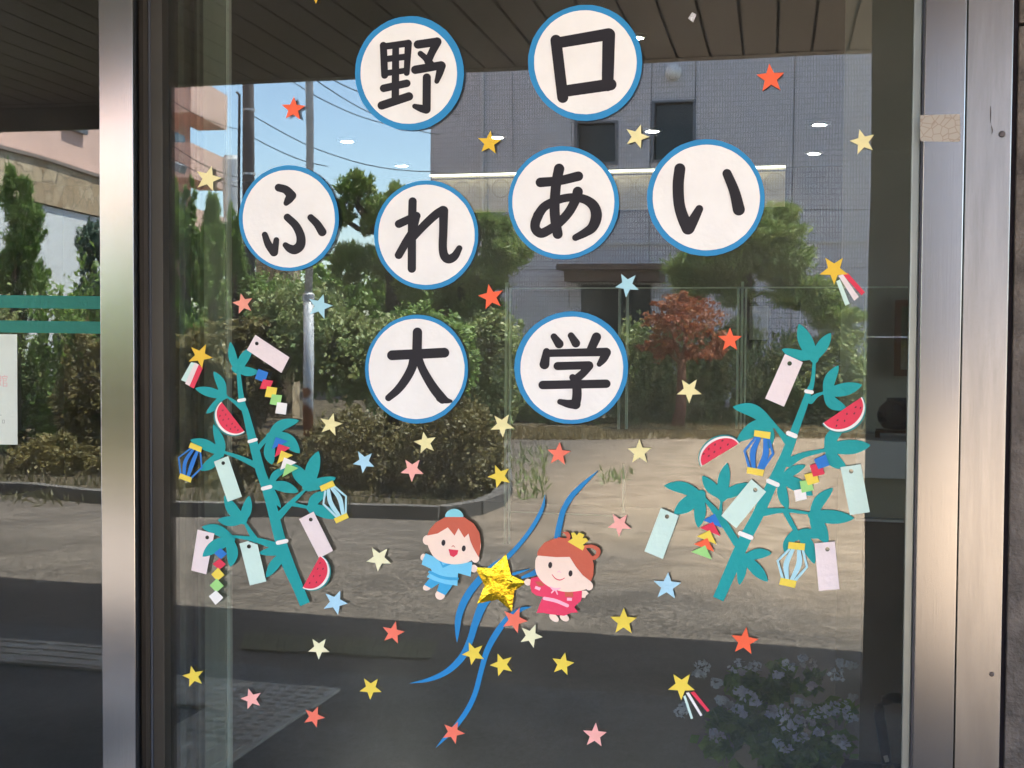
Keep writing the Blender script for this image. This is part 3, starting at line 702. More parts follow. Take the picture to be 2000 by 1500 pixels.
for lab, (a, b, c_, d_), yy, mm in [('tall leafy bush under the green stripes of the left pane', (-160, -10, 520, 940), 11.6, G4), ('rough green bush right of the taped notice', (40, 200, 478, 940), 12.0, G1), ('brown green bush beside the steel mullion in the left pane', (110, 220, 600, 940), 11.8, G3),
        ('green bush hidden mostly behind the steel mullion', (205, 300, 470, 940), 12.4, G4), ('leafy bush between mullion and curtain', (290, 400, 560, 900), 12.6, G4), ('broad bush far left of the street', (-420, -150, 500, 940), 12.4, G1)]:
    bl = [blob(a + (b - a) * i / 3 - 18, a + (b - a) * (i + 1) / 3 + 28, c_ + rng.uniform(0, 60), d_, yy + rng.uniform(-.3, .3), .6) for i in range(3)] + [blob(a, b, c_ + 200, d_ + 60, yy - .3, .5)]
    tree('garden_shrub', lab, 'shrub', bl, 9000, .10, .05, mm, group='shrubs in the planting bed')
# leaning garden pine
Y = 15.0
bl = [blob(655, 735, 335, 395, Y), blob(640, 700, 385, 440, Y), blob(700, 775, 380, 430, Y), blob(700, 800, 465, 545, Y), blob(640, 720, 470, 560, Y), blob(745, 800, 355, 400, Y + .5), blob(760, 850, 520, 590, Y), blob(600, 680, 555, 620, Y), blob(700, 745, 415, 460, Y)]
tree('pine_tree', 'leaning garden pine with a bent bare limb between two letter discs', 'tree', bl, 26000, .11, .019, G2, trunk=[(*gz(MY(765, 700, Y)), .13), T3(770, 560, Y, .10), T3(752, 470, Y, .08), T3(700, 400, Y, .05), T3(690, 350, Y, .02)],
     limbs=[[T3(755, 455, Y, .05), T3(700, 445, Y, .04), T3(655, 415, Y, .03)], [T3(765, 520, Y, .05), T3(820, 500, Y, .03)]], up=.7)
bl = [blob(900, 1000, 415, 470, Y + 1), blob(930, 1045, 460, 520, Y + 1), blob(860, 1010, 500, 570, Y + 1), blob(850, 940, 440, 500, Y + 1), blob(880, 990, 560, 640, Y + 1), blob(830, 900, 540, 620, Y + 1)]
tree('pine_tree', 'layered green pine between the lower left hiragana disc and the orange star', 'tree', bl, 28000, .12, .021, G2, trunk=[(*gz(MY(905, 700, Y + 1)), .13), T3(905, 560, Y + 1, .09), T3(925, 430, Y + 1, .03)], up=.3, droop=.1)
Y = 20.5
bl = [blob(1340, 1560, 420, 490, Y), blob(1310, 1500, 480, 540, Y), blob(1440, 1590, 470, 545, Y), blob(1480, 1560, 395, 440, Y), blob(1300, 1420, 500, 585, Y), blob(1500, 1640, 540, 600, Y), blob(1400, 1480, 540, 600, Y), blob(1570, 1690, 590, 640, Y)]
tree('pine_tree', 'broad spreading pine in front of the grey tiled building at the right', 'tree', bl, 42000, .16, .027, G2, trunk=[(*gz(MY(1455, 700, Y)), .16), T3(1455, 600, Y, .13), T3(1470, 430, Y, .05)], up=.3)
# background greenery masses
Y = 17.5
mid = [('dark evergreen bush behind the leaning pine', (590, 930, 500, 660), 17.6, G1), ('dim green bush behind the utility pole', (400, 600, 520, 700), 17.8, G1), ('olive shrub behind the leaning pole, left of the middle letter row', (500, 640, 540, 760), 13.2, G4), ('dark green bush between the grey pole and the lower left disc', (600, 760, 580, 800), 13.0, G4),
       ('deep green bush behind the lower left kanji disc', (730, 900, 570, 810), 14.5, G1), ('shadowy tall shrub right of the lower left kanji disc', (880, 1010, 590, 850), 15.5, G4),
       ('rough brown green thicket behind the left bamboo crown', (400, 520, 600, 830), 12.6, G3), ('brown green thicket behind the shooting star at left', (300, 410, 620, 860), 11.5, G3)]
for lab, (a, b, c_, d_), yy, mm in mid:
    bl = [blob(a + (b - a) * i / 4 - 12, a + (b - a) * (i + 1) / 4 + 22, c_ + rng.uniform(0, 40), d_, yy + rng.uniform(-.4, .5), .7) for i in range(4)]
    bl += [blob(a + rng.uniform(0, .8) * (b - a), a + rng.uniform(0, .8) * (b - a) + 70, c_ + rng.uniform(0, 60), c_ + 100 + rng.uniform(0, 40), yy, .5) for _ in range(4)]
    bl = [(q[0], (max(.12, abs(q[1][0])), q[1][1], abs(q[1][2]))) for q in bl]
    tree('garden_shrub', lab, 'shrub', bl, 9000, .085, .05, mm, group='shrubs in the planting bed')
# clipped azalea mounds
az = [('large rounded brown green azalea mound at the kerb corner', (770, 995, 778, 1022), 9.6, 13000), ('wide azalea mound left of the corner one', (590, 800, 800, 1020), 10.0, 12000), ('low azalea mound behind the left bamboo', (440, 620, 850, 1015), 10.1, 9000),
      ('azalea mound mirrored at the foot of the left pane', (-30, 160, 850, 985), 9.8, 8000), ('azalea mound behind the steel mullion', (130, 330, 860, 1000), 9.8, 7000), ('small azalea mound just right of the mullion', (310, 450, 880, 1005), 9.6, 6000)]
for lab, (a, b, c_, d_), yy, n_ in az:
    bl = [blob(a, b, c_, d_ + 40, yy, (b - a) / PPM(yy) * .36)]
    bl += [blob(a + (b - a) * f_ - 45, a + (b - a) * f_ + 45, c_ - 4 + abs(f_ - .5) * 110, d_ - 20, yy - .25, .35) for f_ in (.25, .5, .75)]
    tree('azalea_bush', lab, 'shrub', bl, n_, .05, .032, G3, group='azalea mounds by the kerb', shell=.85)
# hedge behind the gravel lot
hx = [960, 1055, 1150, 1245, 1340, 1440, 1545, 1650]
labs = ['behind the lower right kanji disc', 'just right of the upper part of the lower right disc', 'behind the blue star and case bar', 'left of the red maple', 'behind the red maple trunk', 'between the maple and the right bamboo', 'behind the top of the right bamboo', 'against the dark column strip']
for i, x in enumerate(hx):
    yy = 20.4 + rng.uniform(-.2, .2); bl = [blob(x - 62, x + 62, 640 + rng.uniform(-20, 25), 850, yy, .8), blob(x - 40, x + 30, 665, 852, yy - .3, .6), blob(x - 10, x + 60, 700, 856, yy - .4, .5)]
    tree('hedge_bush', 'green clipped hedge bush ' + labs[i], 'shrub', bl, 8000, .10, .055, G4, group='hedge behind the gravel lot', shell=.8)
# red maple
BARK2 = mat('bark_red', (.24, .11, .07), .9, var=.3, scale=9)
Y = 18.4
bl = [blob(1250, 1410, 580, 660, Y, .7), blob(1240, 1330, 640, 700, Y, .5), blob(1330, 1420, 640, 705, Y, .5), blob(1290, 1370, 570, 620, Y, .5)]
b0 = MG(1328, 838)
_bk = BARK; BARK = BARK2
tree('maple_tree', 'small red leaved maple with a forked brown trunk in front of the hedge', 'tree', bl, 5200, .07, .045, G5, trunk=[(b0.x, -Y, 0, .11), T3(1328, 800, Y, .085), T3(1331, 745, Y, .075), T3(1331, 700, Y, .065)],
     limbs=[[T3(1331, 705, Y, .05), T3(1318, 675, Y, .03), T3(1310, 640, Y, .015)], [T3(1331, 702, Y, .05), T3(1338, 675, Y, .03), T3(1345, 630, Y, .015)], [T3(1330, 708, Y, .04), T3(1305, 690, Y, .015)], [T3(1331, 708, Y, .04), T3(1350, 692, Y, .015)]])
BARK = _bk
# far tree belt that closes the horizon
bl = []
for k in range(46):
    x = -48 + k * 2.3 + rng.uniform(-.6, .6)
    if -9.5 < x < 20: hgt = 2.4
    else: hgt = rng.uniform(3.5, 5)
    bl.append(((x, -36 + rng.uniform(-2, 2) if not (-9.5 < x < 20) else -33.5, hgt / 2), (2.0, 1.4, hgt / 2)))
V, F_ = cloud(bl, 24000, .5, .32)
o = mesh('far_trees', V, F_, G1, loc=(0, -36, 0)); tag(o, 'dark belt of distant trees', 'trees', kind='stuff')
# weeds, grass
def weeds(name, pts, n, h, wd, m_, lab):
    """grass blades scattered in a polygon strip between two polylines"""
    A, B = pts; P0 = []
    for _ in range(n):
        u = rng.uniform(); i = min(int(u * (len(A) - 1)), len(A) - 2); f_ = u * (len(A) - 1) - i
        a = A[i].lerp(A[i + 1], f_); b = B[i].lerp(B[i + 1], f_); P0.append(a.lerp(b, rng.uniform()))
    p = np.array([tuple(q) for q in P0]); hh = h * rng.uniform(.3, 1.3, n); d = rng.normal(size=(n, 3)) * .45 + np.array([0, 0, 1]); d /= np.linalg.norm(d, axis=1)[:, None]
    V, F_ = quads(p + d * (hh * .45)[:, None], d, h, wd); o = mesh(name, V, F_, m_, loc=p.mean(0)); return tag(o, lab, 'grass', kind='stuff')
weeds('grass', ([MG(x, 1000) for x in (-200, 200, 500, 800, 960)], [MG(x, 860) for x in (-200, 200, 500, 800, 985)]), 9000, .13, .018, G6, 'dry grass and weeds covering the planting bed')
weeds('dry_grass', ([MG(x, 858) for x in (985, 1200, 1450, 1700)], [MG(x, 838) for x in (985, 1200, 1450, 1700)]), 7000, .12, .03, leafmat('leaf_straw', (.22, .16, .07), (.40, .32, .17)), 'straw coloured grass fringe under the hedge')
weeds('weed_tufts', ([MG(x, 985) for x in (1010, 1040, 1060)], [MG(x, 880) for x in (990, 1040, 1075)]), 200, .14, .02, G4, 'sparse green weeds at the edge of the gravel')
weeds('weed_patch', ([MG(x, 950) for x in (1180, 1210)], [MG(x, 925) for x in (1165, 1240)]), 40, .13, .02, G4, 'small weed patch in the gravel')
# hydrangea inside, right behind the lower right of the pane
Y = .42
def blobP(px0, px1, py0, py1, y, dep):
    c = P((px0 + px1) / 2, (py0 + py1) / 2, y); s = (D + y) / F; return (tuple(c), (abs(px1 - px0) / 2 * s, dep, abs(py1 - py0) / 2 * s))
bl = [blobP(1380, 1500, 1320, 1480, Y, .08), blobP(1480, 1660, 1315, 1500, Y, .09), blobP(1420, 1650, 1420, 1640, Y, .10), blobP(1440, 1600, 1300, 1380, Y, .07), blobP(1350, 1450, 1370, 1460, Y, .06)]
hy = tree('hydrangea', 'potted hydrangea with pale blue flower heads standing behind the glass at the lower right', 'shrub', bl, 2800, .034, .022, G8, shell=.6)
FLW = mat('petal_blue', (.74, .80, .90), .7, var=.15, scale=30); FL2 = mat('petal_faded', (.62, .62, .62), .7, var=.15, scale=30)
fl = [(1372, 1302), (1365, 1318), (1440, 1300), (1448, 1312), (1475, 1302), (1520, 1318), (1568, 1285), (1580, 1296), (1540, 1300), (1645, 1295), (1635, 1318), (1665, 1300), (1445, 1350), (1458, 1358), (1410, 1368), (1425, 1376), (1440, 1385), (1452, 1395), (1475, 1370), (1510, 1385), (1530, 1390), (1505, 1395), (1560, 1370), (1575, 1375), (1600, 1392), (1625, 1385), (1640, 1378), (1665, 1362), (1660, 1398), (1560, 1405), (1540, 1415), (1580, 1412), (1335, 1380), (1330, 1392), (1390, 1430), (1400, 1438), (1520, 1450), (1535, 1462), (1565, 1440), (1640, 1445), (1650, 1455), (1600, 1430), (1398, 1334), (1585, 1340)]
for i, (px, py) in enumerate(fl):
    c = P(px, py, Y - .10 - rng.uniform(0, .04)); V = []; n_ = 26
    d = rng.normal(size=(n_, 3)); d /= np.linalg.norm(d, axis=1)[:, None]; p = np.array(c) + d * np.array([.014, .010, .010]) * rng.uniform(.5, 1.25)
    dr = rng.normal(size=(n_, 3)); dr /= np.linalg.norm(dr, axis=1)[:, None]
    V, F_ = quads(p, dr, .011, .010); mesh('flower_head', V, F_, FL2 if i % 4 == 3 else FLW, hy)
mb = MB(); c = P(1520, 1560, Y)
for dx in (-.12, -.03, .06, .14): mb.tube([(c.x + dx * .3, c.y, .28), (c.x + dx * .6, c.y, c.z + .035)], .004, 6)
mb.build('stem', BARK, hy)
t = thing('flower_pot', 'tall brown pot of the hydrangea, inside and below the picture edge', 'pot', (c.x, c.y, .014))
mb = MB(); mb.lathe((c.x, c.y, .014), [(.01, 0), (.10, 0), (.15, .46), (.16, .46), (.16, .50), (.14, .50), (.135, .45), (.01, .45)], 24); mb.build('pot', mat('terracotta', (.16, .08, .05), .8), t, smooth=False)

# ------------------------------------------------------------------ grey tiled building
YG = 28.0
tile = bpy.data.materials.new('grey_tile'); tile.use_nodes = True; n = tile.node_tree; L = n.links.new; b = n.nodes['Principled BSDF']
tc = n.nodes.new('ShaderNodeTexCoord'); sp = n.nodes.new('ShaderNodeSeparateXYZ'); cm = n.nodes.new('ShaderNodeCombineXYZ')
L(tc.outputs['Object'], sp.inputs[0]); L(sp.outputs[0], cm.inputs[0]); L(sp.outputs[2], cm.inputs[1])
br = n.nodes.new('ShaderNodeTexBrick'); br.offset = 0; br.inputs['Scale'].default_value = 1; br.inputs['Brick Width'].default_value = .060; br.inputs['Row Height'].default_value = .118
br.inputs['Mortar Size'].default_value = .011; br.inputs['Mortar Smooth'].default_value = .2
br.inputs['Color1'].default_value = (.64, .64, .675, 1); br.inputs['Color2'].default_value = (.74, .74, .77, 1); br.inputs['Mortar'].default_value = (.33, .33, .35, 1)
L(cm.outputs[0], br.inputs[0]); L(br.outputs[0], b.inputs['Base Color']); b.inputs['Roughness'].default_value = .4
gb = thing('tiled_building', 'blue grey tiled building with two dark windows behind the garden', 'building', MY(1300, 650, YG))
def gx(px): return MY(px, 400, YG).x
def gz_(py, px=1300): return MY(px, py, YG).z
xL, xR = gx(840), gx(840) + 40; zH = 11.0
wins = [(1122, 1205, 232, 318), (1269, 1356, 197, 318)]
W = [(gx(a), gx(b), gz_(d), gz_(c)) for a, b, c, d in wins]
joints = [xL, gx(1000), gx(1116), gx(1268.5), gx(1355.5), gx(1551), gx(1760), gx(1960), xR]
floors = [0.0, gz_(525), gz_(415), gz_(100), zH]
for i in range(len(joints) - 1):
    for k in range(len(floors) - 1):
        a, b2, z0, z1 = joints[i] + .008, joints[i + 1] - .008, floors[k] + (.006 if k else 0), floors[k + 1] - .006
        ww = [q for q in W if q[0] < b2 and q[1] > a and q[2] < z1 and q[3] > z0]
        v = MB()
        if not ww: v.box(a, b2, -YG - .3, -YG, z0, z1)
        else:
            q = ww[0]; x0_, x1_ = max(a, q[0]), min(b2, q[1])
            if x0_ > a + .001: v.box(a, x0_, -YG - .3, -YG, z0, z1)
            if x1_ < b2 - .001: v.box(x1_, b2, -YG - .3, -YG, z0, z1)
            v.box(x0_, x1_, -YG - .3, -YG, z0, q[2]); v.box(x0_, x1_, -YG - .3, -YG, q[3], z1)
        v.build('tile_panel', tile, gb)
box('core', xL + .02, xR - .02, -YG - 9, -YG - .31, 0, zH - .05, mat('core_dark', (.06, .06, .065), .8), gb)
box('parapet', xL - .05, xR + .05, -YG - .35, -YG + .04, zH, zH + .25, mat('parapet_grey', (.35, .36, .38), .6), gb)
WG = mat('window_dark', (.012, .014, .014), .12, spec=.5); WF = mat('window_frame_grey', (.16, .17, .19), .4, .5)
for q in W:
    wdo = thing('window', None, None, (0, 0, 0)); wdo.parent = gb; wdo.location = Vector(((q[0] + q[1]) / 2, -YG, q[2])) - gb.location
    del wdo
for q in W:
    fr = MB(); th = .07
    fr.box(q[0], q[0] + th, -YG - .25, -YG + .02, q[2], q[3]); fr.box(q[1] - th, q[1], -YG - .25, -YG + .02, q[2], q[3])
    fr.box(q[0] + th, q[1] - th, -YG - .25, -YG + .02, q[3] - .05, q[3]); fr.box(q[0] + th, q[1] - th, -YG - .25, -YG + .03, q[2], q[2] + .07)
    w_ = fr.build('window', WF, gb); box('pane', q[0] + th, q[1] - th, -YG - .2, -YG - .18, q[2] + .07, q[3] - .05, WG, w_)
for o in [o for o in list(gb.children) if o.type == 'EMPTY']: bpy.data.objects.remove(o)
mb = MB(); x = gx(944); mb.tube([(x, -YG + .06, gz_(425)), (x, -YG + .06, zH)], .035, 8); mb.build('drain_pipe', mat('pipe_white', (.62, .62, .62), .4), gb)
z = gz_(476); box('string_course', gx(860), xR, -YG + .001, -YG + .05, z - .03, z + .03, mat('course_pale', (.55, .55, .52), .6), gb)
# hooded vent
c = MY(1311, 142, YG - .15)
mb = MB(); prof = []
for k in range(9):
    a_ = math.pi / 2 * k / 8; prof.append((.20 * math.cos(a_), .22 * math.sin(a_)))
mb.lathe((c.x, -YG, c.z), prof, 20, 'y'); vh = mb.build('vent_hood', mat('vent_white', (.85, .85, .82), .4), gb, smooth=True)
nd_ = Vector((0, .75, -.66)); ax_ = Vector((1, 0, 0)); az_ = nd_.cross(ax_); mo = Vector((c.x, -YG, c.z)) + nd_ * .165
ring_ = [mo + ax_ * (.08 * math.cos(k * math.pi / 8)) + az_ * (.08 * math.sin(k * math.pi / 8)) + nd_ * .03 for k in range(16)]; ring2 = [p_ - nd_ * .06 for p_ in ring_]
mb = MB(); mb.add(ring_ + ring2, [tuple(range(16)), tuple(range(31, 15, -1))] + [(k, k + 16, (k + 1) % 16 + 16, (k + 1) % 16) for k in range(16)]); mb.build('vent_mouth', mat('vent_dark', (.02, .02, .02), .8), vh)
# porch eave
x0_, x1_ = gx(1108), gx(1305); z0_, z1_ = gz_(529), gz_(518)
BE = mat('eave_brown', (.12, .075, .055), .6, var=.2)
box('porch_eave', x0_, x1_, -YG + .002, -YG + 1.0, z0_, z1_, BE, gb)
box('porch_beam', x0_ + .15, x1_ - .1, -YG + .002, -YG + .8, z0_ - .25, z0_ - .003, BE, gb)
box('porch_door', x0_ + .4, x1_ - .4, -YG + .002, -YG + .05, .05, z0_ - .3, mat('door_dark', (.02, .02, .022), .3), gb)

# ------------------------------------------------------------------ pink apartment house on the left
YP = 22.0
PKM = mat('pink_render', (.78, .53, .44), .85, var=.05, scale=1.2); PK2 = mat('pink_shade_side', (.56, .37, .30), .85, var=.05, scale=1.2)
def L3(px, py, Y, pl=.006): return MY(px, py, Y, pl)
stoneM = bpy.data.materials.new('flagstone_cladding'); stoneM.use_nodes = True; n = stoneM.node_tree; L = n.links.new; b = n.nodes['Principled BSDF']
tc = n.nodes.new('ShaderNodeTexCoord'); vo = n.nodes.new('ShaderNodeTexVoronoi'); vo.inputs['Scale'].default_value = 3.2; L(tc.outputs['Object'], vo.inputs[0])
vd = n.nodes.new('ShaderNodeTexVoronoi'); vd.feature = 'DISTANCE_TO_EDGE'; vd.inputs['Scale'].default_value = 3.2; L(tc.outputs['Object'], vd.inputs[0])
hs = n.nodes.new('ShaderNodeMix'); hs.data_type = 'RGBA'; hs.inputs[6].default_value = (.36, .24, .13, 1); hs.inputs[7].default_value = (.70, .58, .40, 1); L(vo.outputs['Color'], hs.inputs[0])
cr = n.nodes.new('ShaderNodeMapRange'); cr.inputs['From Max'].default_value = .05; L(vd.outputs[0], cr.inputs[0])
m2 = n.nodes.new('ShaderNodeMix'); m2.data_type = 'RGBA'; m2.inputs[6].default_value = (.18, .13, .09, 1); L(cr.outputs[0], m2.inputs[0]); L(hs.outputs[2], m2.inputs[7]); L(m2.outputs[2], b.inputs['Base Color']); b.inputs['Roughness'].default_value = .8
# plan line of the side wall, fitted to the mirrored slope
A0 = L3(0, 380, 16.5, LP + .006)             # bottom of the stone band at the picture's left edge
zb_ = A0.z
g_, d_ = mray(195, 424, LP + .006); A1 = g_ + d_ * ((zb_ - g_.z) / d_.z)
wd_ = (A1 - A0); wd_.z = 0; wd_.normalize(); wn = Vector((wd_.y, -wd_.x, 0)); wn = wn if wn.x > 0 else -wn
zt_ = A0.z + (L3(0, 291, 16.5, LP + .006).z - L3(0, 380, 16.5, LP + .006).z)
pink = thing('apartment_house', 'pink rendered apartment house with balconies and a flagstone band at the left', 'building', (A0.x, A0.y, 0))
def wbox(name, s0, s1, d0, d1, z0, z1, m_, parent=pink):
    mb = MB(); c = A0 + wd_ * ((s0 + s1) / 2) + wn * ((d0 + d1) / 2); c.z = (z0 + z1) / 2
    mb.obox(c, wd_ * ((s1 - s0) / 2), wn * ((d1 - d0) / 2), (0, 0, (z1 - z0) / 2)); return mb.build(name, m_, parent)
def on_wall(px, py, pl):                       # where a mirrored pixel ray meets the side wall
    g_, d_ = mray(px, py, pl); t_ = (A0 - g_).dot(wn) / d_.dot(wn); q = g_ + d_ * t_; return (q - A0).dot(wd_), q.z
sE = on_wall(392, 300, .006)[0]
wbox('wall', -14, sE, -9, -.25, 0, 13.5, PKM)
for k in range(9): wbox('stone_panel', -14 + k * 2.6, -14 + k * 2.6 + 2.59, -.249, 0, zb_, zt_, stoneM)
wbox('band_cap', -14, 9.4, -.24, .05, zt_ + .002, zt_ + .07, mat('band_cap', (.25, .2, .17), .7))
WHT = mat('white_shopfront', (.78, .80, .80), .5)
for k in range(7): wbox('white_panel', -14 + k * 3.0, -14 + k * 3.0 + 2.97, -.249, -.05, 0.02, zb_ - .02, WHT)
s0_, z1_ = on_wall(146, 225, LP + .006); s1_, z0_ = on_wall(188, 262, LP + .006)
fr = wbox('window', s0_, s1_, -.245, -.15, z0_, z1_ + .4, WF); wbox('pane', s0_ + .1, s1_ - .1, -.149, -.14, z0_ + .1, z1_ + .3, WG, fr)
# balcony wing further along the wall
for (py_top, py_bot) in ((110, 225), (272, 345), (395, 470)):
    sA, zA = on_wall(338, py_top, .006); sB, zB_ = on_wall(338, py_bot, .006)
    zlo, zhi = min(zA, zB_), max(zA, zB_)
for k, (pb, pt) in enumerate([(470, 405), (345, 278), (218, 145), (90, 20)]):
    sA, zf = on_wall(330, pb, .006); zt2 = on_wall(330, pt, .006)[1]; sB = sE + .5; o_ = .52
    wbox('balcony_slab', sA, sB, -.2, o_, zf, zf + .07, PKM); wbox('balcony_front', sA, sB, o_ - .06, o_ + .003, zf + .073, zt2, PKM)
    wbox('balcony_side', sA - .003, sA + .06, -.2, o_ - .063, zf + .073, zt2, PKM); wbox('balcony_side', sB - .06, sB + .003, -.2, o_ - .063, zf + .073, zt2, PKM)
    L_ = sB - sA
    dr = wbox('window', sA + L_ * .30, sA + L_ * .62, -.245, -.19, zt2 + .03, zt2 + .40, WF); wbox('pane', sA + L_ * .33, sA + L_ * .59, -.189, -.18, zt2 + .06, zt2 + .37, WG, dr)
# flagstone wall seen between the trees under the first disc
c0 = MY(498, 470, 19); c1 = MY(575, 578, 19)
t = thing('garden_wall', 'orange flagstone wall glimpsed between the trees under the leftmost disc', 'wall', (c0.x, c0.y, 0))
box('stone_panel', c0.x, (c0.x + c1.x) / 2 - .004, c0.y - .3, c0.y, 0, c0.z, stoneM, t); box('stone_panel', (c0.x + c1.x) / 2 + .004, c1.x, c0.y - .3, c0.y, 0, c0.z - .1, stoneM, t)
c0 = MY(452, 312, 26); c1 = MY(470, 430, 26)
t = thing('rooftop_tank', 'white cylindrical water tank rising behind the utility pole', 'water tank', (c0.x, c0.y, 0))
mb = MB(); rr = abs(MY(474, 312, 26).x - c0.x) / 2 + .03; mb.lathe((c0.x, c0.y, 0), [(rr, .0), (rr, c0.z), (rr * .8, c0.z + .1), (.01, c0.z + .12)], 20); mb.build('tank', WHT, t, smooth=False)
mb = MB(); mb.tube([(c0.x - .1, c0.y, c1.z), (c0.x + 1.4, c0.y, c1.z)], .03, 6); mb.tube([(c0.x - .1, c0.y, c1.z - .4), (c0.x + 1.4, c0.y, c1.z - .4)], .03, 6)
for k in range(5): mb.tube([(c0.x + .3 * k, c0.y, c1.z), (c0.x + .3 * k, c0.y, c1.z - .9)], .02, 6)
mb.build('railing', WF, t)

# ------------------------------------------------------------------ poles and wires
CON = mat('pole_concrete', (.12, .10, .095), .9, var=.2, scale=5); GAL = mat('pole_grey', (.55, .56, .57), .5, .1, var=.12, scale=4)
Y = 18.0; b0 = MY(486, 640, Y); rp = 12 / PPM(Y)
up_ = thing('utility_pole', 'tall dark concrete utility pole with steel straps, left of the grey pole', 'utility pole', (b0.x, b0.y, 0))
mb = MB(); mb.tube([(b0.x, b0.y, 0), (b0.x - .02, b0.y, 9)], [rp * 1.1, rp * .95], 14); mb.build('shaft', CON, up_, smooth=True)
for py in (215, 338, 437): z = MY(486, py, Y).z; mb = MB(); mb.lathe((b0.x, b0.y, z), [(rp * 1.12, -.02), (rp * 1.12, .02)], 14); mb.build('strap', GAL, up_)
mb = MB(); x = MY(467, 300, Y).x; mb.tube([(x, b0.y, 0), (x, b0.y, MY(467, 185, Y).z), (x - .05, b0.y, MY(467, 180, Y).z)], .022, 8); mb.build('conduit', CON, up_)
Y = 11.0; b1 = MY(605, 775, Y); rp = 8.2 / PPM(Y)
lp = thing('street_pole', 'slim grey steel pole with a rusty foot rising beside the orange star', 'pole', (b1.x, b1.y, 0))
rust = GAL.copy(); rust.name = 'pole_grey_rusty'
n = rust.node_tree; b = n.nodes['Principled BSDF']; nz = n.nodes.new('ShaderNodeTexNoise'); nz.inputs['Scale'].default_value = 3; tc = n.nodes['Texture Coordinate']
sx = n.nodes.new('ShaderNodeSeparateXYZ'); n.links.new(tc.outputs['Object'], sx.inputs[0]); n.links.new(tc.outputs['Object'], nz.inputs[0])
ma = n.nodes.new('ShaderNodeMath'); ma.operation = 'MULTIPLY_ADD'; ma.inputs[1].default_value = 4; n.links.new(nz.outputs[0], ma.inputs[0]); n.links.new(sx.outputs[2], ma.inputs[2])
rp_ = n.nodes.new('ShaderNodeValToRGB'); rp_.color_ramp.elements[0].position = .9; rp_.color_ramp.elements[1].position = 1.0
rp_.color_ramp.elements[0].color = (.25, .09, .03, 1); rp_.color_ramp.elements[1].color = (.55, .56, .57, 1)
mm_ = n.nodes.new('ShaderNodeMath'); mm_.operation = 'MULTIPLY'; mm_.inputs[1].default_value = .36; n.links.new(ma.outputs[0], mm_.inputs[0]); n.links.new(mm_.outputs[0], rp_.inputs[0]); n.links.new(rp_.outputs[0], b.inputs['Base Color'])
zb2 = MY(605, 580, Y).z
mb = MB(); mb.tube([(b1.x, b1.y, 0), (b1.x, b1.y, zb2)], [rp * 1.35, rp * 1.35], 14); mb.build('lower_shaft', rust, lp, smooth=True)
mb = MB(); mb.tube([(b1.x, b1.y, zb2), (b1.x, b1.y, 8)], [rp, rp], 14); mb.build('upper_shaft', GAL, lp, smooth=True)
mb = MB(); mb.lathe((b1.x, b1.y, zb2), [(rp * 1.5, -.05), (rp * 1.5, .03), (rp, .05)], 14); mb.build('collar', GAL, lp)
# street lamp by the balcony
c = MY(335, 322, 12.5); t = thing('street_lamp', 'grey street lamp head hanging before the pink balconies', 'street lamp', c)
mb = MB(); mb.obox(c, (.16, 0, -.06), (0, .07, 0), (.02, 0, .045)); mb.build('lamp_head', mat('lamp_grey', (.30, .32, .34), .4, .3), t)
mb = MB(); mb.tube([(c.x - .12, c.y, c.z + .04), (c.x - .8, c.y, c.z + .35), (c.x - 1.2, c.y, c.z + .35)], .02, 6); mb.build('lamp_arm', GAL, t)
WM = mat('wire_black', (.02, .02, .02), .7)
ws = [((490, 225), (850, 335), 30, 'wire running down right from the utility pole towards the pine'), ((490, 268), (640, 325), 8, 'short wire sagging behind the leftmost disc'), ((610, 150), (860, 262), 18, 'upper wire above the grey pole'),
      ((640, 150), (900, 225), 14, 'thin wire passing behind the first kanji disc'), ((575, 160), (840, 250), 22, 'middle wire crossing the grey pole'), ((318, 185), (470, 255), 8, 'upper wire before the pink balconies'),
      ((318, 272), (470, 345), 10, 'middle wire before the pink balconies'), ((318, 300), (472, 365), 6, 'lower wire before the pink balconies')]
for (a, b, sag, lab) in ws:
    p0, p1 = MY(*a, 18.2), MY(*b, 22.0); pts = [p0.lerp(p1, k / 12) - Vector((0, 0, sag * .009 * 4 * (k / 12) * (1 - k / 12))) for k in range(13)]
    mb = MB(); mb.tube(pts, .0085, 5); o = mb.build('overhead_wire', WM, loc=p0); tag(o, lab, 'wire', 'overhead wires')

# ================================================================== PAPER DECORATIONS ON THE DECORATED PANE
def leafpts(base, via, tip, wd):
    q = crom([base, via, tip], 8); n = len(q) - 1; o = []
    for i, (x, y) in enumerate(q):
        t_ = i / n
        f_ = .58 + .42 * math.sin(min(1, t_ / .5) * math.pi / 2) if t_ < .5 else max(0.0, math.cos((t_ - .5) / .5 * math.pi / 2)) ** .72
        o.append((x, y, max(.01, wd * f_)))
    return stroke(o, cap=True, n=1)
WHITE = paper('white', (236, 234, 230), 1.0, .5)
BLUE = paper('disc_blue', (44, 140, 196)); INK = mat('marker_ink', (.018, .016, .021), .5, var=.15, scale=12, spec=.25)
TEAL = paper('teal', (18, 158, 160)); GOLDY = paper('golden', (236, 194, 60)); YEL = paper('yellow', (240, 214, 82)); CREAM = paper('cream', (238, 228, 168)); PALE = paper('pale_yellow', (242, 240, 198))
ORG = paper('orange', (248, 104, 66)); ORG2 = paper('coral', (246, 124, 100)); PINK = paper('pink', (250, 180, 170)); LBLUE = paper('light_blue', (176, 220, 240)); SBLUE = paper('pale_cyan', (168, 214, 226))
RED = paper('red', (226, 58, 84)); MINT = paper('mint', (206, 234, 224)); TAGP = paper('tag_pink', (236, 222, 222)); BLU2 = paper('mid_blue', (40, 122, 206)); GRN = paper('light_green', (160, 218, 132))
